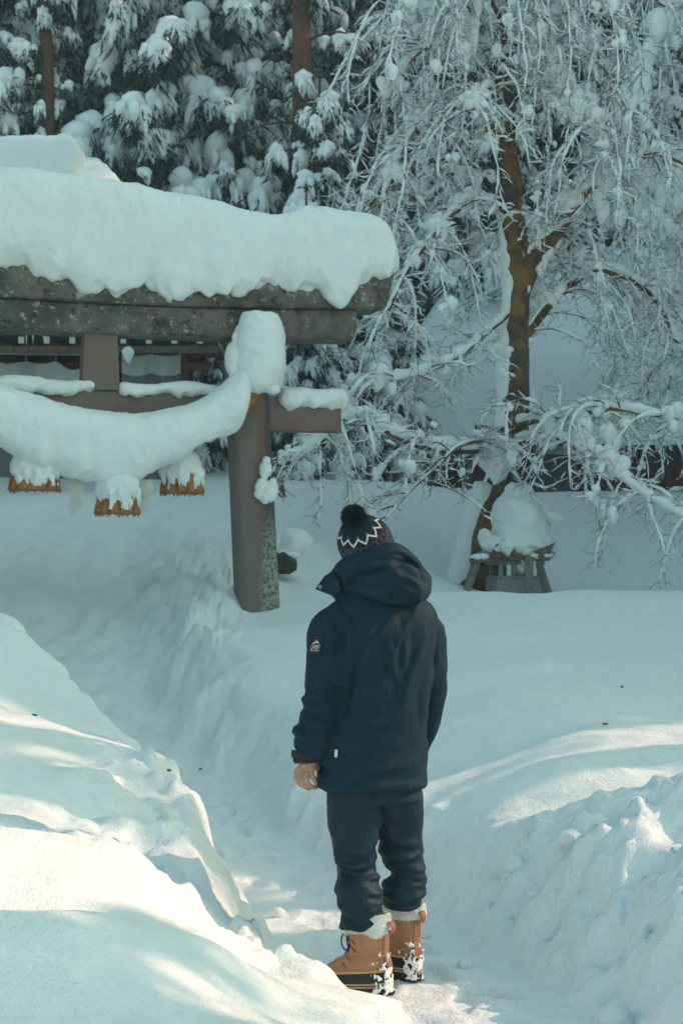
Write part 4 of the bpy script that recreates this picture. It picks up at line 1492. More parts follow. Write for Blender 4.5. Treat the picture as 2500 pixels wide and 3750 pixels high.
c2 = Cherry(9)
Y2 = 24.0
t2 = np.array([P(x, y, Y2) for x, y in [(2760, 2100), (2740, 1700), (2700, 1300), (2640, 900), (2600, 500), (2560, 100), (2530, -200)]])
tb2 = resample(np.concatenate([t2, np.array([.25, .2, .17, .15, .12, .09, .05])[:, None]], 1), 50)
tube(c2.wood, tb2[:, :3], tb2[:, 3], 12)
limbs(c2, Y2, [
    ([(2650, 950), (2540, 800, -.4), (2430, 760, -.8), (2330, 860, -1.0), (2270, 1020, -1.1)], .08, .02, .09, dict(l2=.14, l2len=(.9, 2.2), big=.5)),
    ([(2600, 560), (2500, 420, -.4), (2400, 380, -.7), (2300, 450, -.9), (2230, 600, -1)], .07, .02, .09, dict(l2=.14, l2len=(.9, 2.2), big=.5)),
    ([(2560, 160), (2480, 120, -.5), (2400, 210, -.8), (2330, 360, -1.0), (2280, 520, -1.1)], .09, .03, .14, dict(l2=.14, l2len=(.9, 2.2), big=.5)),
    ([(2690, 1200), (2580, 1080, -.5), (2460, 1060, -.9), (2360, 1150, -1.1), (2300, 1300, -1.2)], .07, .02, .08, dict(l2=.14, l2len=(.9, 2.0), big=.45)),
    ([(2700, 1350), (2580, 1300, -.7), (2480, 1330, -1.1), (2400, 1430, -1.3)], .06, .02, .08, dict(l2=.14, l2len=(.9, 2.0), big=.45)),
    ([(2540, -60), (2460, -120, -.5), (2360, -90, -.8), (2260, 20, -1.0)], .06, .02, .09, dict(l2=.16, l2len=(.9, 2.0), big=.25)),
])
for px, py, w, h, dy in [(2420, 130, .32, .5, -.8), (2340, 320, .22, .55, -1.0), (2320, 700, .35, .6, -1.0), (2420, 800, .3, .6, -1.0), (2460, 720, .3, .5, -1.0), (2490, 900, .25, .6, -.9), (2390, 1060, .2, .35, -1.2), (2480, 40, .25, .2, -.7)]:
    c2.lump(P(px, py, Y2 + dy), w, h)
c2.build('weeping_cherry', 'second weeping cherry leaning in beside the mossy one, heaped with large snow cushions', t2[0] - np.array([0, 0, .5]))

# ---------------------------------------------------------------- stone lantern under its timber snow guard, at the foot of the cherry
LY = 19.3
LB = P(1895, 2172, LY)
lz = gz(LB[0], LB[1]) - .05
lan = thing('stone_lantern', 'grey stone lantern with arched openings sheltered under a timber snow guard', 'lantern', (LB[0], LB[1], lz), R(8))


def lp(name, g, mat='lantern', parent=None, smooth=False):
    return part(name, g, M[mat], lan, smooth, parent)


def LQ(px, py, dy=0.0):
    return P(px, py, LY + dy)


base = LQ(1885, 2150)
g = Geo(); box(g, (base[0], base[1], (LQ(1885, 2118)[2] + lz) / 2), (.62, .62, LQ(1885, 2118)[2] - lz), R(8), .97, .012); lp('base_stone', g)
zf0, zf1 = LQ(0, 2117)[2], LQ(0, 2055)[2]
for sx in (-.24, -.08, .08, .24):
    for sy in (-.24, .24):
        c = np.array([base[0] + sx * math.cos(R(8)) - sy * math.sin(R(8)), base[1] + sx * math.sin(R(8)) + sy * math.cos(R(8)), (zf0 + zf1) / 2])
        g = Geo(); box(g, c, (.055, .055, zf1 - zf0), R(8), 1, .008); lp('mullion', g)
g = Geo(); box(g, (base[0], base[1], zf0 + .014), (.58, .58, .03), R(8), 1, .006); lp('sill', g)
g = Geo(); box(g, (base[0], base[1], zf1 - .02), (.60, .60, .05), R(8), 1, .006); lp('head_stone', g)
g = Geo(); rr = []
for z, a in ((zf1 + .005, .42), (zf1 + .05, .44), (zf1 + .09, .36), (zf1 + .2, .22), (zf1 + .3, .08)):
    rr.append([(base[0] + a * x, base[1] + a * y, z + (.05 if abs(x * y) > .9 and a > .35 else 0)) for x, y in ((-1, -1), (0, -1), (1, -1), (1, 0), (1, 1), (0, 1), (-1, 1), (-1, 0))])
loft(g, np.array(rr)); lp('cap_stone', g)

guard = thing('snow_guard', 'timber snow guard of splayed poles and crossboards standing over the stone lantern', 'frame', (LB[0], LB[1] - .1, lz), 0)
legs = [((1745, 2052, -.35), (1695, 2200, -.55)), ((1935, 2040, -.42), (1940, 2200, -.62)), ((1968, 2052, -.2), (2014, 2200, -.3)), ((1780, 2045, .45), (1750, 2190, .6))]
for a, b in legs:
    g = Geo(); bar(g, LQ(*a), LQ(*b), .085 if a[0] != 1935 else .10, .07, .008); part('leg', g, M['greywood'], guard, False)
for a, b, h in (((1722, 2054, -.42), (1890, 2043, -.42), .06), ((1888, 2043, -.43), (2010, 2046, -.42), .06)):
    g = Geo(); bar(g, LQ(*a), LQ(*b), .06, h, .006); part('crossboard', g, M['wood'], guard, False)
for pts in ([(1790, 2040), (1800, 2022), (1818, 1990), (1885, 2012), (1893, 2042)], [(1955, 2040), (1962, 2018), (2032, 1986), (2018, 2016), (2008, 2042)]):
    F0 = np.array([LQ(a, b, -.47) for a, b in pts]); n = len(F0)
    g = Geo(); g.add(np.concatenate([F0, F0 + np.array([0, .05, 0])]), [(k, (k + 1) % n, (k + 1) % n + n, k + n) for k in range(n)])
    g.add(np.concatenate([F0, F0 + np.array([0, .05, 0])]), None, [(0, k, k + 1) for k in range(1, n - 1)] + [(n, n + k + 1, n + k) for k in range(1, n - 1)])
    part('gable_board', g, M['wood'], guard, False)
# tall snow cap on the guard
g = Geo()
pr = resample(np.array([(1752, 1905, 20), (1765, 1900, 45), (1800, 1898, 62), (1860, 1900, 84), (1930, 1905, 104), (1985, 1910, 116), (2012, 1912, 112), (2035, 1915, 70), (2046, 1916, 14)], float), 46)
rr = []
for py, px, hw in pr:
    c = LQ(px, py, -.1); r = hw * LY / FPX
    a = np.arange(44) / 44 * 2 * math.pi
    rr.append(np.stack([c[0] + r * np.cos(a), c[1] + .9 * r * np.sin(a), np.full(44, c[2])], 1))
loft(g, np.array(rr)); V = g.verts(); d_ = V - LQ(1905, 1930, -.1); d_ /= np.linalg.norm(d_, axis=1)[:, None]
low = sstep(.0, -.3, V[:, 2] - LQ(0, 1960)[2])
g.V = [V + d_ * (.13 * fbm(V, 2.6, 4, 4) + .03 * fbm(V, 9, 3, 6))[:, None] - np.outer(low * .10 * np.clip(fbm(V * np.array([1, 1, 0]), 6, 2, 7), -.6, 1), np.array([0, 0, 1.0]))]
r_ = np.random.default_rng(3)
for k in range(16):
    px, py = 1905 + r_.normal(0, 62), 1990 + r_.normal(0, 38)
    lib_blob(g, LQ(px, py, -.25 + r_.normal(0, .12)), (.12 * r_.uniform(.6, 1.3), .12, .13 * r_.uniform(.6, 1.5)), 3, k, k * 1.3, None, .25)
for a, b in ((1745, 2040), (1770, 2038), (1960, 2036), (2000, 2034)):
    lib_blob(g, LQ(a, b, -.42), (.08, .06, .04), 2, a, 0.3, None, .25)
obj('guard_snow', g.mesh('guard_snow'), M['cap'], None, None, 'tall bell-shaped snow cap on the timber guard over the lantern', 'snow')
g = Geo(); blob(g, P(1816, 1700, 19.4), (.19, .17, .20), 4, .25, 1.4, 4, None, droop=.3)
obj('fork_snow', g.mesh('fork_snow'), M['cap'], None, None, 'round snow clump caught in the cherry above the lantern guard', 'snow')

# rock with a snow ball cap beside the pillar, and a leaning prop post
g = Geo(); blob(g, P(1040, 2062, 16.6), (.14, .14, .12), 4, .35, 1.8, 3)
obj('rock', g.mesh('rock'), M['rock'], None, None, 'dark rock peeping out of the snow beside the gate pillar', 'rock')
g = Geo(); blob(g, P(1082, 1990, 16.7), (.175, .17, .15), 4, .32, 1.3, 8); blob(g, P(1050, 2030, 16.65), (.14, .14, .07), 4, .2, 1.5, 9)
obj('rock_snow', g.mesh('rock_snow'), M['cap'], None, None, 'ball of snow sitting on the dark rock beside the pillar', 'snow')
for (a, b, c, lab) in (((1020, 1735, 20.6), (1045, 1885, 20.2), (1050, 1742, 20.5), 'leaning brown prop post with a short crossbar right behind the gate pillar'),
                       ((1765, 1560, 20.6), (1700, 1800, 20.4), (1790, 1570, 20.6), 'slanting pole propping a cherry bough beside the low hall')):
    t = thing('prop_post', lab, 'post', P(*b), 0)
    g = Geo(); bar(g, P(*a), P(*b), .075, .075, .006); part('post', g, M['wood'], t, False)
    g = Geo(); bar(g, P(a[0] - 25, a[1] + 2, a[2] - .08), P(*c), .06, .06, .005); part('crossbar', g, M['wood'], t, False)

# loose snow lumps by the path
r_ = np.random.default_rng(11)
for k, (px, py, Y, r) in enumerate([(1020, 3292, 7.15, .032), (1075, 3560, 6.1, .02), (1700, 3420, 6.2, .03), (1560, 3370, 6.75, .022), (2250, 3480, 5.35, .06), (2080, 3120, 6.45, .05), (1960, 3230, 6.4, .04), (1880, 3120, 6.6, .045)]):
    x = at_px(px, Y)
    g = Geo(); blob(g, (x, Y, gz(x, Y) + r * .45), (r, r * .9, r * .8), 3, .3, 1.7, k + 40)
    obj('snow_lump', g.mesh('snow_lump'), M['snow'], None, None, 'loose lump of snow broken from the bank of the dug path', 'snow', 'loose snow lumps beside the path')
# dark crumbs of bark blown onto the snow
M['crumb'] = plain('bark crumb', (0.12, 0.13, 0.135), 0.9, 0.3, 30, 0.2)
for k, (px, py, Y) in enumerate([(332, 2998, 5.75), (482, 2912, 6.35), (128, 2545, 8.1), (620, 2722, 7.6), (735, 2610, 11.0), (2215, 2690, 8.6), (2275, 2515, 10.3)]):
    x = at_px(px, Y)
    g = Geo(); blob(g, (x, Y, gz(x, Y) + .004), (.011 + .003 * (k % 3), .012, .007), 2, .4, 2.0, k + 90)
    obj('bark_crumb', g.mesh('bark_crumb'), M['crumb'], None, None, 'dark crumb of bark lying on the smooth snow', 'debris', 'bark crumbs on the snow')

# ---------------------------------------------------------------- the person on the path
from mathutils.bvhtree import BVHTree

YP = 5.9
YAW = R(18)
FWD = np.array([-math.sin(YAW), math.cos(YAW), 0])
RGT = np.array([math.cos(YAW), math.sin(YAW), 0])
UPV = np.array([0, 0, 1.0])


def PP(px, py, dy=0.0):
    return P(px, py, YP + dy)


def smooth_np(V, E, it, lam=.5):
    n = len(V)
    deg = np.bincount(E.ravel(), minlength=n)[:, None]
    for _ in range(it):
        acc = np.stack([np.bincount(E[:, 0], V[E[:, 1], k], n) + np.bincount(E[:, 1], V[E[:, 0], k], n) for k in range(3)], 1)
        V = V + lam * (acc / np.maximum(deg, 1) - V)
    return V


def remesh(name, g, voxel, it=6, disp=None, thin=None):
    """fuse overlapping pieces into one skin, relax it, then lay folds into it"""
    tmp = bpy.data.objects.new('tmp', g.mesh('tmp'))
    COL.objects.link(tmp)
    md = tmp.modifiers.new('r', 'REMESH')
    md.mode = 'VOXEL'
    md.voxel_size = voxel
    md.adaptivity = 0
    if thin:
        dc = tmp.modifiers.new('d', 'DECIMATE')
        dc.ratio = thin
    dg = bpy.context.evaluated_depsgraph_get()
    me = bpy.data.meshes.new_from_object(tmp.evaluated_get(dg))
    old = tmp.data
    bpy.data.objects.remove(tmp)
    bpy.data.meshes.remove(old)
    n = len(me.vertices)
    V = np.empty(n * 3, np.float32)
    me.vertices.foreach_get('co', V)
    V = V.reshape(-1, 3).astype(float)
    E = np.empty(len(me.edges) * 2, np.int32)
    me.edges.foreach_get('vertices', E)
    E = E.reshape(-1, 2)
    V = smooth_np(V, E, it)
    if disp is not None:
        me.vertices.foreach_set('co', V.astype(np.float32).ravel())
        me.update()
        N = np.empty(n * 3, np.float32)
        me.vertices.foreach_get('normal', N)
        N = N.reshape(-1, 3)
        V = V + N * disp(V, N)[:, None]
        V = smooth_np(V, E, 1, .3)
    me.vertices.foreach_set('co', V.astype(np.float32).ravel())
    me.polygons.foreach_set('use_smooth', np.ones(len(me.polygons), bool))
    me.name = name
    me.update()
    return me


def crease(V, pts, depth, width):
    """a stitched seam or sharp fold along a polyline"""
    pts = resample(np.asarray(pts), 40)
    d = np.min(np.linalg.norm(V[:, None, ::2] - pts[None, :, ::2], axis=2), axis=1)   # in the picture plane (x, z)
    return -depth * np.exp(-(d / width) ** 2)


def fold(V, pts, h, w):
    """a soft ridge with a trough beside it"""
    pts = resample(np.asarray(pts), 30)
    D = V[:, None, ::2] - pts[None, :, ::2]
    k = np.argmin(np.sum(D ** 2, 2), 1)
    t = np.gradient(pts[:, ::2], axis=0)
    t /= np.linalg.norm(t, axis=1)[:, None]
    nrm = np.stack([-t[:, 1], t[:, 0]], 1)
    s = np.sum(D[np.arange(len(V)), k] * nrm[k], 1)
    e = np.linalg.norm(D[np.arange(len(V)), k], axis=1)
    end = np.exp(-np.clip(e ** 2 - s ** 2, 0, None) / (w * w))
    endf = np.sin(np.pi * np.clip(k / 29, .04, .96)) ** .6
    return 1.5 * h * end * endf * (np.exp(-(s / w) ** 2) - .8 * np.exp(-((s + 1.5 * w) / w) ** 2))


def ring(c, a, b, yaw=YAW, m=40, pw=2.3, tilt=None):
    u = np.arange(m) / m * 2 * math.pi
    c_, s_ = np.cos(u), np.sin(u)
    x = np.sign(c_) * np.abs(c_) ** (2 / pw) * a
    y = np.sign(s_) * np.abs(s_) ** (2 / pw) * b
    r_ = np.array([math.cos(yaw), math.sin(yaw), 0])
    f_ = np.array([-math.sin(yaw), math.cos(yaw), 0])
    up = UPV
    if tilt is not None:
        up = np.asarray(tilt, float)
        up /= np.linalg.norm(up)
        f_ = f_ - up * np.dot(f_, up)
        f_ /= np.linalg.norm(f_)
        r_ = np.cross(f_, up)
    return np.asarray(c) + x[:, None] * r_ + y[:, None] * f_


def chain(g, lst, m=20, n=None):
    """tapered limb through (px, py, dy, r)"""
    q = np.array([[*PP(a, b, c), r] for a, b, c, r in lst])
    q = resample(q, n or len(lst) * 5)
    tube(g, q[:, :3], q[:, 3], m)


def shell_mat(name, col, rough, weave=900, wstr=.25, var=.15, spec=.35, sheen=0.0):
    m, n, bs = nt(name)
    t = noise_node(n, 7, 4, .6)
    r = ramp(n, t.outputs[0], [(.3, tuple(c * (1 - var) for c in col)), (.7, tuple(c * (1 + var) for c in col))])
    n.links.new(r.outputs[0], bs.inputs['Base Color'])
    bs.inputs['Roughness'].default_value = rough
    bs.inputs['Specular IOR Level'].default_value = spec
    bs.inputs['Sheen Weight'].default_value = sheen
    w = noise_node(n, weave, 2, .5)
    w2 = noise_node(n, 45, 3, .55)
    b1 = bump(n, bs, w2.outputs[0], .35, .004)
    bump(n, bs, w.outputs[0], wstr, .0015, b1)
    return m


M['jacket'] = shell_mat('navy jacket shell', (.0032, .020, .035), .75, spec=.2)
M['trouser'] = shell_mat('dark ski trousers', (.003, .018, .033), .6, spec=.25)
M['jackettrim'] = shell_mat('black jacket trim', (.008, .012, .017), .7)
M['skin'] = plain('skin', (.42, .23, .165), .5, .12, 25, .2, .002)
M['fleece'] = plain('white fleece', (.66, .66, .63), .95, .14, 60, .9, .01)
M['leather'] = plain('tan leather', (.40, .195, .10), .6, .16, 16, .35, .004)
M['rubber'] = plain('navy rubber', (.010, .016, .026), .5, .3, 14, .2, .003)
M['tanrubber'] = plain('tan rubber stripe', (.50, .29, .13), .55, .12, 18, .1)
M['lace'] = plain('dark lace', (.012, .016, .02), .7, .3, 40, .3)
M['print'] = plain('white print', (.62, .64, .62), .6, .08, 20, 0)
M['snapmetal'] = plain('dull snap metal', (.18, .19, .19), .4, .15, 20, 0, metallic=.8)
M['pom'] = plain('navy wool', (.012, .022, .034), .95, .45, 60, 0)

person = thing('person', 'person in navy hooded jacket, patterned bobble hat and tan boots standing on the path', 'person', PP(1370, 3640, 0) * np.array([1, 1, 0]), 0)

# ---- body: one continuous figure (bare left hand shows below the cuff)
g = Geo()
tor = [ring(PP(px, py, dy), a, b, pw=2.0) for px, py, a, b, dy in [(1365, 2900, .10, .08, .02), (1365, 2860, .135, .10, .02), (1370, 2760, .135, .10, .01), (1378, 2620, .13, .095, 0), (1386, 2450, .145, .10, -.01), (1390, 2320, .15, .095, -.01), (1392, 2240, .12, .08, -.01), (1392, 2200, .07, .065, -.01), (1385, 2140, .058, .06, 0), (1365, 2070, .057, .06, .02)]]
loft(g, np.array(tor))
HC = PP(1338, 1990, .0)
HAX = np.array([-.36, -.62, .70]); HAX /= np.linalg.norm(HAX)
HF = np.array([-.62, .62, .40]); HF -= HAX * np.dot(HF, HAX); HF /= np.linalg.norm(HF)       # where the face looks
HS = np.cross(HF, HAX)
V, T = ICO[4]
W_ = V.copy()
hx, hy, hz = W_[:, 0], W_[:, 1], W_[:, 2]       # x side, y face, z crown
rad = np.ones(len(W_))
rad += .16 * np.exp(-(((hx) / .16) ** 2 + ((hz + .12) / .20) ** 2)) * (hy > .3)              # nose
rad -= .09 * (np.exp(-(((np.abs(hx) - .33) / .15) ** 2 + ((hz - .08) / .12) ** 2))) * (hy > .2)   # eye sockets
rad += .04 * np.exp(-((hx / .3) ** 2 + ((hz - .22) / .1) ** 2)) * (hy > .2)                  # brow
rad -= .05 * np.exp(-((hx / .28) ** 2 + ((hz + .48) / .04) ** 2)) * (hy > .2)                # mouth
rad += .10 * np.exp(-((hx / .3) ** 2 + ((hz + .75) / .18) ** 2)) * (hy > 0)                  # chin
rad += .22 * np.exp(-(((np.abs(hx) - .98) / .12) ** 2 + ((hy + .1) / .14) ** 2 + ((hz + .08) / .28) ** 2))  # ears
W_ = W_ * rad[:, None] * np.array([.076, .096, .112])
g.add(HC - HAX * .012 + W_[:, :1] * HS + W_[:, 1:2] * HF + W_[:, 2:3] * HAX, None, T)
LARM = [(1240, 2300, -.04, .045), (1205, 2400, -.07, .05), (1190, 2560, -.07, .046), (1165, 2660, -.06, .042), (1142, 2730, -.05, .034), (1136, 2782, -.05, .0285), (1128, 2806, -.048, .032)]
RARM = [(1535, 2300, .04, .045), (1560, 2400, .07, .05), (1562, 2520, .09, .046), (1548, 2620, .13, .042), (1520, 2690, .18, .034), (1500, 2740, .21, .03)]
chain(g, LARM)
chain(g, RARM)
for s, a in ((1, [(1305, 2870, .0, .07), (1299, 2960, -.01, .07), (1297, 3060, -.02, .062), (1304, 3170, -.01, .046), (1312, 3250, -.035, .046), (1340, 3360, -.05, .042), (1366, 3460, -.062, .034), (1366, 3570, -.062, .032)]), (-1, [(1440, 2870, .05, .07), (1452, 2960, .07, .07), (1462, 3060, .09, .06), (1486, 3170, .095, .045), (1478, 3250, .095, .046), (1478, 3320, .12, .040), (1484, 3430, .145, .034), (1484, 3540, .145, .032)])):
    chain(g, a)
# left hand: back of the hand towards us, fingers curling in under it
palm = [ring(PP(px, py, dy), a, b, yaw=R(-14), m=24, pw=2.4) for px, py, a, b, dy in [(1134, 2778, .027, .021, -.048), (1128, 2796, .033, .019, -.05), (1120, 2814, .038, .017, -.052), (1115, 2828, .038, .0145, -.05), (1114, 2836, .033, .011, -.048)]]
loft(g, np.array(palm))
FING = [  # knuckle -> bends -> tip : little, ring, middle, index
    [(1087, 2818, -.038, .0096), (1084, 2842, -.050, .0096), (1090, 2864, -.054, .0086), (1105, 2878, -.048, .0076), (1115, 2883, -.042, .0062)],
    [(1104, 2826, -.060, .0102), (1102, 2852, -.072, .0099), (1110, 2875, -.072, .0089), (1126, 2887, -.062, .0078), (1136, 2890, -.054, .0064)],
    [(1123, 2828, -.066, .0104), (1123, 2855, -.078, .0100), (1133, 2875, -.076, .0090), (1148, 2884, -.064, .0079), (1160, 2885, -.056, .0064)],
    [(1141, 2822, -.060, .0102), (1145, 2845, -.070, .0096), (1154, 2862, -.064, .0086), (1164, 2870, -.050, .0076), (1172, 2872, -.042, .0062)]]
for f in FING:
    chain(g, f, m=14, n=24)
chain(g, [(1150, 2792, -.030, .013), (1164, 2812, -.012, .0115), (1167, 2832, .002, .0095), (1162, 2848, .010, .0078), (1157, 2858, .014, .0062)], m=14, n=24)
part_me = remesh('body', g, .0032, 0, thin=.3)


def wpart(name, me, mat, parent=None, label=None):
    n = len(me.vertices)
    V = np.empty(n * 3, np.float32)
    me.vertices.foreach_get('co', V)
    me.vertices.foreach_set('co', to_local(V.reshape(-1, 3), person).astype(np.float32).ravel())
    me.update()
    return obj(name, me, mat, parent or person, None, label)


body = wpart('body', part_me, M['skin'])

# ---- jacket: trunk and sleeves in one skin, folds laid in
g = Geo()
jr = [(1361, 2884, .204, .160, .02), (1361, 2872, .212, .170, .02), (1362, 2850, .209, .167, .02), (1363, 2842, .206, .163, .02), (1365, 2780, .206, .165, .015), (1372, 2660, .200, .160, .01), (1382, 2520, .199, .156, 0), (1389, 2400, .205, .153, -.005), (1392, 2310, .213, .147, -.01), (1392, 2255, .217, .132, -.01), (1392, 2220, .200, .115, -.01), (1392, 2185, .155, .098, -.01), (1390, 2120, .095, .09, -.01)]
jr = resample(np.array([[*PP(px, py, dy), a, b] for px, py, a, b, dy in jr]), 50)
loft(g, np.array([ring(q[:3], q[3], q[4], pw=2.35, m=56) for q in jr]))
chain(g, [(1262, 2275, -.045, .078), (1216, 2318, -.06, .090), (1205, 2400, -.075, .087), (1200, 2470, -.08, .083), (1190, 2550, -.08, .078), (1168, 2640, -.07, .079), (1156, 2695, -.06, .0775), (1144, 2738, -.053, .070), (1138, 2768, -.05, .062), (1136, 2785, -.05, .060)], 28, 60)
chain(g, [(1520, 2278, .04, .072), (1548, 2325, .06, .080), (1562, 2400, .075, .080), (1564, 2480, .09, .077), (1558, 2560, .115, .076), (1543, 2640, .15, .073), (1520, 2700, .19, .068), (1500, 2750, .22, .06)], 28, 60)


def jfold(V, N):
    d = np.zeros(len(V))
    px = V[:, 0] / V[:, 1] * FPX + 1250
    py = HOR - (V[:, 2] - CAM_Z) / V[:, 1] * FPX
    arm = sstep(1330, 1250, px + .10 * (py - 2400)) * (V[:, 1] < YP + .05)
    back = 1 - arm
    q = np.stack([V[:, 0] * 5, V[:, 1] * 5, V[:, 2] * 19 + 3.0 * V[:, 0]], 1)
    d += arm * sstep(2440, 2560, py) * .017 * fbm(q, 1.0, 3, 51)
    d += arm * .004 * fbm(V, 10, 3, 52)
    ca, sa = math.cos(R(62)), math.sin(R(62))
    u, w = V[:, 0] * ca + V[:, 2] * sa, -V[:, 0] * sa + V[:, 2] * ca
    q = np.stack([u * 3.2, w * 17, V[:, 1] * 3], 1)
    d += back * sstep(2780, 2600, py) * .0095 * fbm(q, 1.0, 3, 53)
    q = np.stack([V[:, 0] * 17, V[:, 1] * 6, V[:, 2] * 3.5], 1)
    d += back * sstep(2600, 2420, py) * .0075 * fbm(q, 1.0, 3, 54)
    d += .0022 * fbm(V, 24, 2, 55)
    q = np.stack([u * 4.5, w * 15, V[:, 1] * 4], 1)
    d += back * .006 * (fbm(q, 1.0, 3, 57, ridge=True) - .3)
    q = np.stack([V[:, 0] * 7, V[:, 1] * 7, V[:, 2] * 17 - 5 * V[:, 0]], 1)
    d += arm * (.003 + .007 * sstep(2440, 2560, py)) * (fbm(q, 1.0, 3, 58, ridge=True) - .3)
    w2p = lambda L: [PP(a, b) for a, b in L]
    d += crease(V, w2p([(1240, 2195), (1285, 2260), (1315, 2330), (1308, 2400), (1285, 2470), (1278, 2530)]), .009, .008) * (V[:, 1] < YP)
    d += crease(V, w2p([(1600, 2300), (1592, 2380), (1588, 2440), (1578, 2560), (1568, 2700)]), .006, .007) * (V[:, 1] < YP + .06)
    d += crease(V, w2p([(1320, 2330), (1400, 2338), (1500, 2336), (1600, 2326)]), .0016, .004) * (V[:, 1] < YP)
    d += crease(V, w2p([(1162, 2842), (1250, 2862), (1400, 2872), (1560, 2856)]), .0045, .004)
    d += crease(V, w2p([(1120, 2446), (1200, 2452), (1270, 2450)]), .002, .003) * arm
    for L, h, wd in [([(1560, 2330), (1500, 2460), (1470, 2560)], .007, .016), ([(1600, 2420), (1560, 2520), (1545, 2640)], .007, .015), ([(1330, 2400), (1300, 2540), (1265, 2640)], .008, .018), ([(1420, 2330), (1430, 2420), (1455, 2500)], .005, .014), ([(1480, 2340), (1475, 2430), (1450, 2520)], .005, .013),
                     ([(1260, 2250), (1275, 2330), (1262, 2400)], .010, .018), ([(1210, 2470), (1255, 2500), (1290, 2500)], .010, .016), ([(1112, 2560), (1165, 2585), (1230, 2570)], .010, .015), ([(1108, 2618), (1160, 2645), (1215, 2640)], .011, .016), ([(1085, 2665), (1130, 2690), (1190, 2672)], .008, .014),
                     ([(1250, 2700), (1330, 2650), (1430, 2630)], .004, .02), ([(1280, 2790), (1400, 2800), (1530, 2780)], .003, .02)]:
        d += fold(V, w2p(L), h, wd) * (V[:, 1] < YP + .05)
    return d


jme = remesh('jacket', g, .0058, 5, jfold)
jV = np.array([v.co[:] for v in jme.vertices])
jF = [tuple(p.vertices) for p in jme.polygons]
JBVH = BVHTree.FromPolygons([Vector(v) for v in jV], jF)
jacket = wpart('jacket', jme, M['jacket'])


def onto(bvh, px, py, off):
    """point of a surface under a pixel, lifted off it by off"""
    d = Vector(P(px, py, 1.0)) - Vector((0, 0, CAM_Z))
    d.normalize()
    hit, nrm, _, _ = bvh.ray_cast(Vector((0, 0, CAM_Z)), d)
    if hit is None:
        return None
    if nrm.dot(d) > 0:
        nrm = -nrm
    return np.array(hit + nrm * off - d * off * .3)


def quad_patch(corners, off, nu=9, nv=11, thick=.0025):
    c = np.array(corners, float)                      # tl, tr, br, bl in pixels
    top, bot = [], []
    last = None
    for j in range(nv):
        for i in range(nu):
            u, v = i / (nu - 1), j / (nv - 1)
            q = (c[0] * (1 - u) + c[1] * u) * (1 - v) + (c[3] * (1 - u) + c[2] * u) * v
            p = onto(JBVH, q[0], q[1], off)
            if p is None:
                p = last if last is not None else PP(q[0], q[1], -.15)
            last = p
            top.append(p)
            bot.append(p + np.array([0, thick + .002, 0]))
    g = Geo()
    F = ring_faces(nv, nu, closed=False)
    n = nu * nv
    rim = [i for i in range(nu)] + [j * nu + nu - 1 for j in range(1, nv)] + [(nv - 1) * nu + i for i in range(nu - 2, -1, -1)] + [j * nu for j in range(nv - 2, 0, -1)]
    side = [(rim[k], rim[(k + 1) % len(rim)], rim[(k + 1) % len(rim)] + n, rim[k] + n) for k in range(len(rim))]
    g.add(np.array(top + bot), np.concatenate([F, (F + n)[:, ::-1], np.array(side)]))
    return g


def text_mesh(body_, size=1.0):
    cu = bpy.data.curves.new('lettering', 'FONT')
    cu.body = body_
    cu.size = size
    cu.align_x = 'CENTER'
    cu.resolution_u = 3
    o = bpy.data.objects.new('lettering', cu)
    COL.objects.link(o)
    me = bpy.data.meshes.new_from_object(o.evaluated_get(bpy.context.evaluated_depsgraph_get()))
    bpy.data.objects.remove(o)
    V = np.array([v.co[:] for v in me.vertices])
    F = [tuple(p.vertices) for p in me.polygons]
    bpy.data.meshes.remove(me)
    bpy.data.curves.remove(cu)
    return V, F


PC = [(1146, 2325), (1187, 2329), (1171, 2401), (1132, 2397)]
patch = part('sleeve_patch', quad_patch(PC, .004), M['jackettrim'], person, parent=jacket, label='black sleeve patch with white mountain emblem and lettering')


def on_patch(u, v, off):
    c = np.array(PC, float)
    q = (c[0] * (1 - u) + c[1] * u) * (1 - v) + (c[3] * (1 - u) + c[2] * u) * v
    p = onto(JBVH, q[0], q[1], off)
    return p if p is not None else PP(q[0], q[1], -.16)


def emboss(V2, F, off, name):
    V3 = np.array([on_patch(u, v, off) for u, v in V2])
    me = bpy.data.meshes.new(name)
    me.from_pydata([tuple(v) for v in to_local(V3, person)], [], F)
    me.update()
    obj(name, me, M['print'], jacket)


for txt, u0, v0, w, h in (('CAMP7', .5, .70, .74, .21), ('DESIGN COLORADO', .5, .795, .76, .075)):
    V2, F = text_mesh(txt)
    x0, x1 = V2[:, 0].min(), V2[:, 0].max()
    y0, y1 = V2[:, 1].min(), V2[:, 1].max()
    q = np.stack([u0 + ((V2[:, 0] - x0) / (x1 - x0) - .5) * w, v0 - (V2[:, 1] - y0) / (y1 - y0) * h], 1)
    emboss(q, F, .0072, 'patch_lettering')
mt = np.array([(.22, .46), (.34, .34), (.40, .37), (.50, .22), (.58, .33), (.64, .29), (.80, .46), (.66, .38), (.60, .42), (.52, .30), (.47, .44), (.40, .42), (.34, .45)])
emboss(mt, [(0, 1, 12), (1, 2, 11, 12), (2, 3, 10, 11), (3, 9, 10), (3, 4, 9), (4, 5, 7, 8, 9), (5, 6, 7)], .0072, 'patch_emblem')
part('side_label', quad_patch([(1227, 2744), (1238, 2745), (1237, 2774), (1226, 2773)], .004, 3, 4), M['print'], person, parent=jacket, label='small white label on the jacket side')

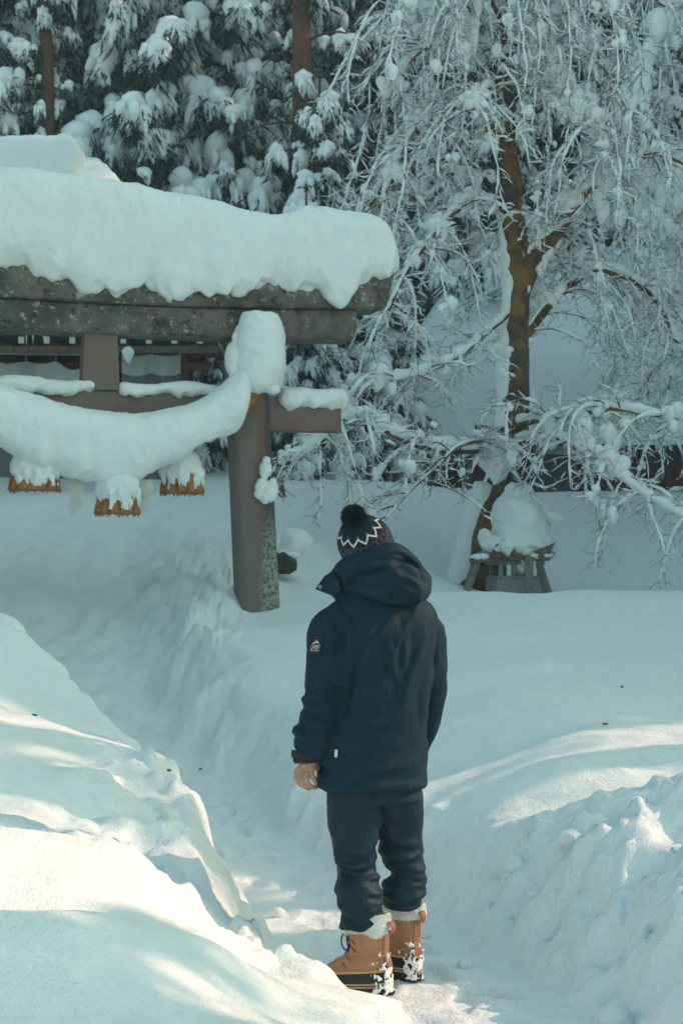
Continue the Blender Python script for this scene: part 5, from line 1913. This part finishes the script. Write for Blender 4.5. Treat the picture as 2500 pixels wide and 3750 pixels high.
# cuff of the left sleeve with its strap
g = Geo()
cu = []
for u, (px, py, dy, a) in enumerate([(1141, 2752, -.052, .066), (1138, 2764, -.051, .068), (1136, 2778, -.05, .067), (1135, 2788, -.05, .062), (1135, 2786, -.05, .052), (1137, 2772, -.05, .05)]):
    cu.append(ring(PP(px, py, dy), a, a * .86, yaw=R(-20), m=36, pw=2.2, tilt=(-.10, 0, 1)))
loft(g, np.array(cu), cap=False)
V = g.verts()
g.V = [V + .003 * np.stack([fbm(V, 28, 2, 3), fbm(V, 28, 2, 4), fbm(V, 28, 2, 5)], 1)]
part('cuff', g, M['jackettrim'], person, parent=jacket)
g = Geo()
st = np.array([PP(px, py, dy) for px, py, dy in [(1150, 2776, -.118), (1130, 2774, -.118), (1105, 2768, -.112), (1088, 2762, -.098), (1072, 2758, -.07), (1067, 2762, -.055), (1066, 2778, -.05)]])
st = resample(st, 26)
t_, U_, W_2 = frames(st)
w_ = .013
rr_ = []
for k in range(len(st)):
    rr_.append([st[k] + UPV * w_, st[k] + UPV * w_ + np.array([0, -.004, 0]), st[k] - UPV * w_ + np.array([0, -.004, 0]), st[k] - UPV * w_])
loft(g, np.array(rr_))
part('cuff_strap', g, M['jackettrim'], person, parent=jacket)

# ---- hood lying on the back, collar standing open at the left
g = Geo()


def eb(c, r, rot=(0, 0, 0), sub=3):
    V, T = ICO[sub]
    m_ = np.array(Matrix.Rotation(rot[2], 3, 'Z') @ Matrix.Rotation(rot[1], 3, 'Y') @ Matrix.Rotation(rot[0], 3, 'X'))
    g.add((V * np.array(r)) @ m_.T + c, None, T)


eb(PP(1452, 2128, -.10), (.106, .085, .074), (0, R(26), R(14)))            # pouch
eb(PP(1490, 2150, -.09), (.068, .075, .058), (0, R(30), R(14)))
eb(PP(1385, 2110, -.095), (.105, .075, .062), (0, R(14), R(10)))
chain(g, [(1232, 2118, .03, .034), (1262, 2092, -.035, .044), (1330, 2062, -.085, .046), (1400, 2036, -.095, .045), (1452, 2032, -.075, .043), (1498, 2070, -.02, .042), (1520, 2110, .05, .04)], 18, 50)   # rim round the neck
chain(g, [(1530, 2120, .05, .05), (1535, 2165, .0, .045), (1500, 2182, -.08, .04), (1440, 2186, -.115, .036), (1370, 2168, -.115, .036), (1300, 2138, -.085, .036), (1250, 2118, -.03, .04)], 18, 50)
chain(g, [(1200, 2135, .06, .026), (1215, 2128, .02, .032), (1250, 2125, -.02, .045), (1300, 2120, -.05, .05)], 16, 24)
chain(g, [(1240, 2150, .0, .05), (1300, 2170, -.03, .06), (1400, 2175, -.05, .07), (1500, 2185, -.01, .06)], 16, 24)


def hfold(V, N):
    d = .005 * fbm(V, 9, 3, 71) + .005 * (fbm(V * np.array([1, 1, 1.6]), 9, 3, 73, ridge=True) - .3) + .002 * fbm(V, 26, 2, 72)
    w2p = lambda L: [PP(a, b) for a, b in L]
    near = (V[:, 1] < YP + .03)
    d += near * crease(V, w2p([(1525, 2082), (1490, 2056), (1462, 2060), (1410, 2078), (1362, 2090), (1310, 2108), (1268, 2142)]), .020, .010)
    d += near * crease(V, w2p([(1418, 2034), (1450, 2030), (1488, 2046), (1510, 2080)]), .007, .005)
    d += near * crease(V, w2p([(1432, 2085), (1446, 2150), (1440, 2208)]), .002, .003)
    d += near * crease(V, w2p([(1225, 2105), (1240, 2150), (1262, 2175)]), .010, .007)
    d += near * fold(V, w2p([(1460, 2068), (1500, 2082), (1530, 2110)]), .010, .012)
    d += near * fold(V, w2p([(1480, 2110), (1510, 2130), (1535, 2150)]), .006, .012)
    d += near * fold(V, w2p([(1240, 2080), (1262, 2110), (1268, 2140)]), .006, .012)
    return d


hme = remesh('hood', g, .0052, 7, hfold)
wpart('hood', hme, M['jacket'], jacket)
g = Geo()
fl = np.array([(1153, 2157), (1168, 2136), (1186, 2112), (1208, 2098), (1236, 2120), (1248, 2160), (1226, 2186), (1190, 2172)])
F0 = np.array([PP(a, b, .03 - .0012 * (a - 1153) + .006 * math.sin(a * .08)) for a, b in fl])
F1 = F0 + np.array([.004, .016, .002])
n_ = len(fl)
cg = F0.mean(0) + np.array([0, -.006, 0])
g.add(np.concatenate([F0, F1, cg[None], F1.mean(0)[None]]), [(k, (k + 1) % n_, (k + 1) % n_ + n_, k + n_) for k in range(n_)], [((k + 1) % n_, k, 2 * n_) for k in range(n_)] + [(k + n_, (k + 1) % n_ + n_, 2 * n_ + 1) for k in range(n_)])
part('collar_flap', g, M['jacket'], person, smooth=False, parent=jacket)
g = Geo()
c_ = PP(1173, 2150, -.012)
tube(g, np.array([c_ + np.array([0, .012, 0]), c_ + np.array([0, .001, 0]), c_]), np.array([.0095, .0095, .006]), 16)
part('snap_button', g, M['snapmetal'], person, parent=jacket)
g = Geo()
tube(g, resample(np.array([PP(1219, 2146, -.02), PP(1232, 2150, -.035), PP(1246, 2160, -.04)]), 8), .004, 6)
blob(g, PP(1219, 2145, -.022), (.008, .008, .01), 2, .05)
part('drawcord', g, M['lace'], person, parent=jacket)

# ---- bobble hat
def hat_mat():
    m, n, bs = nt('patterned knit')
    at = n.nodes.new('ShaderNodeAttribute')
    at.attribute_name = 'knit'
    sx = n.nodes.new('ShaderNodeSeparateXYZ')
    n.links.new(at.outputs['Vector'], sx.inputs[0])
    th, ph = sx.outputs[0], sx.outputs[1]

    def mth(op, a, b=None, c=None):
        k = n.nodes.new('ShaderNodeMath')
        k.operation = op
        for i, v in enumerate((a, b, c)):
            if v is None:
                continue
            if isinstance(v, (int, float)):
                k.inputs[i].default_value = v
            else:
                n.links.new(v, k.inputs[i])
        return k.outputs[0]

    def tri(x, k, o=0.0):
        return mth('ABSOLUTE', mth('SUBTRACT', mth('FRACT', mth('MULTIPLY_ADD', x, k, o)), .5))

    def near(x, c, w):
        return mth('LESS_THAN', mth('ABSOLUTE', mth('SUBTRACT', x, c)), w)
    nz = noise_node(n, 300, 2, .5)
    base = ramp(n, nz.outputs[0], [(.3, (.008, .015, .024)), (.7, (.020, .034, .048))]).outputs[0]
    heather = ramp(n, nz.outputs[0], [(.35, (.012, .025, .04)), (.65, (.075, .10, .12))]).outputs[0]
    c = base
    # lighter heather cuff and diamonds
    c = mixc(n, mth('GREATER_THAN', ph, .600), c, heather)
    dia = mth('LESS_THAN', mth('ADD', mth('MULTIPLY', tri(th, 11, .5), .20), mth('ABSOLUTE', mth('SUBTRACT', ph, .335))), .050)
    c = mixc(n, dia, c, (.045, .075, .095))
    # stepped zigzag
    zz = mth('MULTIPLY_ADD', tri(th, 11), -.20, .455)
    c = mixc(n, near(ph, zz, .021), c, (.60, .57, .50))
    # snowflake band
    fl_ = mth('LESS_THAN', mth('ADD', tri(th, 26), mth('ABSOLUTE', mth('MULTIPLY', mth('SUBTRACT', ph, .548), 9.0))), .34)
    c = mixc(n, fl_, c, (.050, .078, .095))
    for q in (.500, .600):
        c = mixc(n, near(ph, q, .0055), c, (.20, .042, .048))
    n.links.new(c, bs.inputs['Base Color'])
    bs.inputs['Roughness'].default_value = .95
    bs.inputs['Specular IOR Level'].default_value = .1
    w = n.nodes.new('ShaderNodeTexWave')
    w.inputs['Scale'].default_value = 1.0
    cx = n.nodes.new('ShaderNodeCombineXYZ')
    n.links.new(mth('MULTIPLY', th, 34.0), cx.inputs[0])
    n.links.new(cx.outputs[0], w.inputs['Vector'])
    b = bump(n, bs, w.outputs[0], .5, .004)
    bump(n, bs, nz.outputs[0], .5, .003, b)
    return m


M['hat'] = hat_mat()
nu, nv = 96, 46
HV, att = [], []
for j in range(nv):
    ph = j / (nv - 1)
    an = max(ph, .012) * R(122)
    for i in range(nu):
        th = i / nu
        a = th * 2 * math.pi
        r1, r2, r3 = .103, .108, .118
        sag = 1 + .012 * math.sin(a * 3 + 2 * ph) * ph
        rib = .0012 * math.sin(a * 34) * (1 if ph > .62 else .35)
        k = (math.sin(an) if an < R(90) else 1 - (1 - math.sin(an)) * .45) * sag
        p = HC + HS * (r1 * k + rib) * math.cos(a) + HF * (r2 * k + rib) * math.sin(a) + HAX * (r3 * math.cos(an) * (1.0 if an < R(90) else .95))
        HV.append(p)
        att.append((th, ph, 0))
g = Geo()
g.add(np.array(HV), ring_faces(nv, nu))
hatm = g.mesh('beanie', True, lambda V: to_local(V, person))
a_ = hatm.attributes.new('knit', 'FLOAT_VECTOR', 'POINT')
a_.data.foreach_set('vector', np.array(att, np.float32).ravel())
hat = obj('beanie', hatm, M['hat'], person)
PC_ = HC + HAX * .138 + np.array([.004, 0, .0])
g = Geo()
blob(g, PC_, (.036, .036, .036), 3, .1)
r_ = np.random.default_rng(2)
d_ = r_.normal(size=(3600, 3))
d_ /= np.linalg.norm(d_, axis=1)[:, None]
tip_ = PC_ + d_ * (r_.uniform(.044, .0545, 3600))[:, None] + r_.normal(0, .0022, (3600, 3))
blades(g, PC_ + d_ * .028, tip_, np.full(3600, .0021))
part('pompom', g, M['pom'], person, parent=hat, smooth=False)
# the knitted-in word, faint on the band
V2, F = text_mesh('Columbia')
x0, x1 = V2[:, 0].min(), V2[:, 0].max()
y1 = V2[:, 1].max()


def hat_pt(th, ph, off):
    an = ph * R(122)
    a = th * 2 * math.pi
    k = (math.sin(an) if an < R(90) else 1 - (1 - math.sin(an)) * .45)
    return HC + HS * (.103 * k + off) * math.cos(a) + HF * (.108 * k + off) * math.sin(a) + HAX * ((.118 + off) * math.cos(an) * (1.0 if an < R(90) else .95))


M['knitword'] = plain('grey knit', (.085, .105, .12), .95, .2, 60, 0)
for th0 in (.60, .90):
    q = [hat_pt(th0 + ((v[0] - x0) / (x1 - x0) - .5) * .15, .578 - v[1] / y1 * .055, .0035) for v in V2]
    me = bpy.data.meshes.new('knit_word')
    me.from_pydata([tuple(v) for v in to_local(np.array(q), person)], [], F)
    me.update()
    obj('knit_word', me, M['knitword'], hat)

# ---- trousers
g = Geo()
pr = [(1365, 2800, .165, .13, .03), (1367, 2880, .178, .145, .03), (1370, 2930, .178, .14, .03)]
loft(g, np.array([ring(PP(px, py, dy), a, b, pw=2.3, m=40) for px, py, a, b, dy in pr]))
chain(g, [(1298, 2870, -.01, .104), (1299, 2950, -.015, .107), (1297, 3060, -.02, .094), (1296, 3130, -.01, .085), (1304, 3185, -.01, .078), (1313, 3215, -.02, .076), (1311, 3250, -.035, .083), (1314, 3320, -.045, .082), (1319, 3365, -.05, .081), (1322, 3388, -.05, .079)], 28, 70)
chain(g, [(1440, 2870, .05, .104), (1452, 2950, .07, .102), (1462, 3060, .09, .088), (1472, 3125, .095, .084), (1487, 3185, .095, .070), (1486, 3215, .095, .071), (1478, 3255, .095, .079), (1473, 3285, .1, .079), (1473, 3316, .105, .077)], 28, 70)


def tfold(V, N):
    py = HOR - (V[:, 2] - CAM_Z) / V[:, 1] * FPX
    q = np.stack([V[:, 0] * 6, V[:, 1] * 6, V[:, 2] * 22 + 4 * V[:, 0]], 1)
    k = sstep(3050, 3200, py)
    d = (.003 + .0095 * k) * fbm(q, 1.0, 3, 61) + .002 * fbm(V, 25, 2, 62) + (.002 + .006 * k) * (fbm(q * .8 + 3, 1.0, 3, 63, ridge=True) - .3)
    w2p = lambda L: [PP(a, b) for a, b in L]
    front = (V[:, 1] < YP + .12)
    for L, h, wd in [([(1200, 3000), (1260, 3090), (1340, 3130)], .008, .018), ([(1220, 3130), (1290, 3160), (1370, 3150)], .008, .014), ([(1215, 3060), (1240, 3160), (1250, 3210)], .008, .014), ([(1400, 3000), (1440, 3080), (1530, 3100)], .007, .016), ([(1400, 3130), (1470, 3150), (1550, 3130)], .008, .013),
                     ([(1240, 3300), (1300, 3330), (1390, 3310)], .006, .013), ([(1250, 3365), (1320, 3375), (1395, 3345)], .008, .012), ([(1410, 3290), (1480, 3310), (1545, 3290)], .006, .012), ([(1350, 3200), (1385, 3205), (1398, 3225)], .007, .010), ([(1345, 3250), (1380, 3260), (1398, 3270)], .006, .010), ([(1330, 3110), (1370, 3080), (1395, 3000)], .006, .014)]:
        d += front * fold(V, w2p(L), h, wd)
    d += front * crease(V, w2p([(1235, 2890), (1230, 3000), (1245, 3130), (1262, 3260), (1272, 3370)]), .003, .004)
    return d


tme = remesh('trousers', g, .0052, 4, tfold)
wpart('trousers', tme, M['trouser'])


# ---- boots
def boot(heel, direction, pitch, top_dir, seed):
    """heel: ground point under the heel; direction: where the toe points"""
    d = np.array([direction[0], direction[1], 0.0])
    d /= np.linalg.norm(d)
    s = np.array([d[1], -d[0], 0.0])
    dz = np.array([0, 0, 1.0])
    cp, sp = math.cos(pitch), math.sin(pitch)
    dt, ut = d * cp - dz * sp, dz * cp + d * sp
    h0 = np.asarray(heel, float)
    L = .305

    def W(a, b, c):                       # along foot, to the side, up
        return h0 + dt * a + s * b + ut * c

    def outline(k, grow=0.0):             # plan of the sole, k samples
        u = np.arange(k) / k * 2 * math.pi
        a = .5 * L - np.cos(u) * (.5 * L + grow)
        f = np.clip((a + grow) / (L + 2 * grow), 0, 1)
        wd = (.053 + .007 * sstep(.25, .72, f)) * (np.clip(1 - np.abs(2 * f - 1) ** 3.2, 0, 1)) ** .42 + grow * .6
        return a, np.sign(np.sin(u)) * wd * np.abs(np.sin(u)) ** .25
    k = 64
    a, b = outline(k)

    def band(z0, z1, gr, toe0=0.0, toe1=0.0, shrink=0.0):
        rr = []
        f = np.clip(a / L, 0, 1)
        a2, b2 = outline(k, gr)
        for t in np.linspace(0, 1, 6):
            zz = z0 + (z1 - z0) * t + (toe0 + (toe1 - toe0) * t) * f
            bl = 1 - shrink * t
            rr.append(np.array([W(.5 * L + (a2[i] - .5 * L) * bl, b2[i] * bl, zz[i]) for i in range(k)]))
        return np.array(rr)
    root = None
    # leather upper: foot and shaft in one
    g = Geo()
    ang = np.arange(40) / 40 * 2 * math.pi
    st = [(.152, .040, .143, .050), (.150, .075, .142, .050), (.141, .100, .134, .050), (.118, .125, .116, .051), (.088, .150, .086, .050), (.074, .175, .073, .0515), (.072, .205, .073, .053), (.072, .235, .076, .055), (.071, .262, .079, .057)]
    rr = []
    for c, z, ha, hb in resample(np.array(st), 40):
        up = dz if z > .16 else ut
        tw = sstep(.12, .2, z)
        f = np.sign(np.cos(ang)) * np.abs(np.cos(ang)) ** .85
        sd = np.sign(np.sin(ang)) * np.abs(np.sin(ang)) ** .85
        sh = np.where(np.cos(ang) > 0, 1 - (.18) * (1 - tw) * np.abs(np.cos(ang)) ** 3, 1)
        base = h0 + dt * c + ut * z
        rr.append(base + (f * ha)[:, None] * dt + (sd * hb * sh)[:, None] * s)
    loft(g, np.array(rr))
    V = g.verts()
    ctr = h0 + dt * .1 + ut * .15
    dv = V - ctr
    dv /= np.linalg.norm(dv, axis=1)[:, None]
    hz = (V - h0) @ ut
    V = V + dv * (.0035 * fbm(V, 22, 3, seed) + .006 * np.exp(-((hz - .145) / .03) ** 2) * np.sin(hz * 330 + 8 * fbm(V, 12, 2, seed)))[:, None]
    g.V = [V]
    bt = bpy.data.objects.new('boot', g.mesh('boot', True, lambda V: to_local(V, person)))
    COL.objects.link(bt)
    bt.data.materials.append(M['leather'])
    bt.parent = person
    sub_ = lambda nme, gg, mat, sm=True: part(nme, gg, mat, person, parent=bt, smooth=sm)
    g = Geo(); loft(g, band(0.0, .030, .006)); sub_('sole', g, M['rubber'])
    g = Geo(); loft(g, band(.0305, .088, .004, 0, -.004, .03)); sub_('rubber_shell', g, M['rubber'])
    for z0, z1, gr in ((.031, .037, .0075), (.041, .0475, .0072)):
        g = Geo(); loft(g, band(z0, z1, gr)); sub_('stripe', g, M['tanrubber'])
    g = Geo(); loft(g, band(.086, .095, .0045, -.004, -.004, .0)); sub_('rim', g, M['tanrubber'])
    # tread blocks
    g = Geo()
    for i in range(0, k, 3):
        a2, b2 = outline(k, .004)
        box(g, W(a2[i], b2[i], .004), (.012, .012, .012), math.atan2(d[1], d[0]))
    tr_ = sub_('tread', g, M['rubber'], False); tr_['kind'] = 'stuff'
    # fleece cuff
    g = Geo()
    rr = []
    for c, z, gr in ((.071, .232, -.002), (.071, .237, .008), (.071, .255, .013), (.071, .278, .013), (.071, .290, .009), (.071, .296, .0), (.071, .290, -.012)):
        rr.append(h0 + dt * c + ut * z + ((.079 + gr) * np.cos(ang))[:, None] * dt + ((.058 + gr) * np.sin(ang))[:, None] * s)
    rr = resample(np.array(rr).reshape(7, -1), 22).reshape(22, 40, 3)
    loft(g, rr, cap=False)
    V = g.verts()
    cc = h0 + dt * .071 + ut * .27
    dv = (V - cc); dv[:, 2] *= .3
    dv /= np.linalg.norm(dv, axis=1)[:, None]
    hz = (V - h0) @ ut
    drop = np.clip(fbm(V, 16, 2, seed + 2), 0, 1) * .035 * sstep(.275, .25, hz)
    V = V + dv * (.006 * fbm(V, 60, 3, seed + 1) + .003)[:, None] - ut * drop[:, None]
    g.V = [V]
    r2 = np.random.default_rng(seed)
    idx = r2.integers(0, len(V), 900)
    blades(g, V[idx], V[idx] + dv[idx] * r2.uniform(.003, .010, 900)[:, None] + r2.normal(0, .003, (900, 3)), np.full(900, .0016))
    sub_('fleece_cuff', g, M['fleece'])
    # pull loop and the strap down the back seam
    g = Geo()
    ca = np.arange(25) / 24 * 2 * math.pi
    lp = np.array([h0 - dt * (.026 + .014 * math.cos(t)) + ut * (.246 + .019 * math.sin(t)) for t in ca])
    for o_ in (-.008, .0, .008):
        tube(g, lp + s * o_, .0045, 6, cap=False)
    sub_('pull_loop', g, M['leather'])
    g = Geo()
    sp_ = np.array([h0 + dt * q + ut * z for q, z in ((-.008, .245), (-.003, .21), (.001, .175), (.006, .155), (.0, .135), (-.006, .10))])
    sp_ = resample(sp_, 24)
    for o_ in (-.011, 0, .011):
        tube(g, sp_ + s * o_, .006, 6)
    sub_('back_strap', g, M['leather'])
    # lacing: hooks' seams on the visible side and a bow at the front
    g = Geo()
    for sd in (1, -1):
        for z in (.235, .205, .175, .145, .12):
            fx = .15 if z > .16 else .165 + (.16 - z) * .9
            p0 = h0 + dt * (fx - .006) + ut * z + s * sd * .018
            p1 = h0 + dt * (fx - .030) + ut * (z + .004) + s * sd * .047
            p2 = h0 + dt * (fx - .050) + ut * (z - .012) + s * sd * .056
            tube(g, resample(np.array([p0, p1, p2]), 8), .0016, 5)
    for z in (.20, .175, .15, .13):
        fx = .150 if z > .16 else .16 + (.16 - z) * .8
        tube(g, np.array([h0 + dt * fx + ut * z - s * .028, h0 + dt * (fx + .008) + ut * (z + .006), h0 + dt * fx + ut * (z + .012) + s * .028]), .003, 6)
    bw = h0 + dt * .156 + ut * .225
    for sd in (1, -1):
        t = np.linspace(0, 2 * math.pi, 20)
        lo_ = np.array([bw + dt * (.012 + .013 * math.sin(q)) + ut * (-.03 + .03 * math.cos(q)) + s * sd * (.012 + .008 * math.sin(q)) for q in t])
        tube(g, lo_, .0032, 6, cap=False)
    sub_('lacing', g, M['lace'])
    # caked snow on the heel
    g = Geo()
    r3 = np.random.default_rng(seed + 5)
    for i in range(150):
        an_ = r3.normal(math.pi + .25, .62)
        zz = abs(r3.normal(.055, .04))
        rad_ = r3.uniform(.0025, .0075)
        p_ = h0 + dt * (.056 + math.cos(an_) * .060) + s * math.sin(an_) * .056 + ut * (zz + .004)
        blob(g, p_, (rad_, rad_, rad_ * 1.3), 1, .5, 2.0, int(r3.integers(1e6)))
    for i in range(40):
        an_ = r3.uniform(0, 6.28)
        p_ = h0 + dt * (.078 + math.cos(an_) * .078) + s * math.sin(an_) * .055 + ut * r3.uniform(.10, .2)
        blob(g, p_, np.full(3, r3.uniform(.001, .004)), 1, .5, 2.0, i)
    me = remesh('caked_snow', g, .0032, 2, lambda V, N: .003 * fbm(V, 70, 3, seed))
    wpart('caked_snow', me, M['cap'], bt)['kind'] = 'stuff'
    return bt


hl = P(1432, 3650, 5.80); hl[2] = 0.012
boot(hl, (-.82, .50), R(7), None, 3)
hr = P(1530, 3600, 5.99); hr[2] = 0.012
boot(hr, (-.62, .76), R(2), None, 9)

# ---------------------------------------------------------------- added haze volume, tinted teal to lift the dark tones
hm = bpy.data.materials.new('haze')
hm.use_nodes = True
hn = hm.node_tree
hn.nodes.clear()
ho = hn.nodes.new('ShaderNodeOutputMaterial')
hv = hn.nodes.new('ShaderNodeVolumePrincipled')
hv.inputs['Color'].default_value = (0.76, 0.93, 0.98, 1)
hv.inputs['Density'].default_value = 0.0015
hv.inputs['Anisotropy'].default_value = 0.2
hn.links.new(hv.outputs[0], ho.inputs['Volume'])
g = Geo()
box(g, (0, 20, 17), (126, 126, 44))
obj('haze', g.mesh('haze', False), hm, None, 'stuff', 'thin haze added and tinted teal to lift the dark tones of the forest')
scene.cycles.volume_bounces = 1
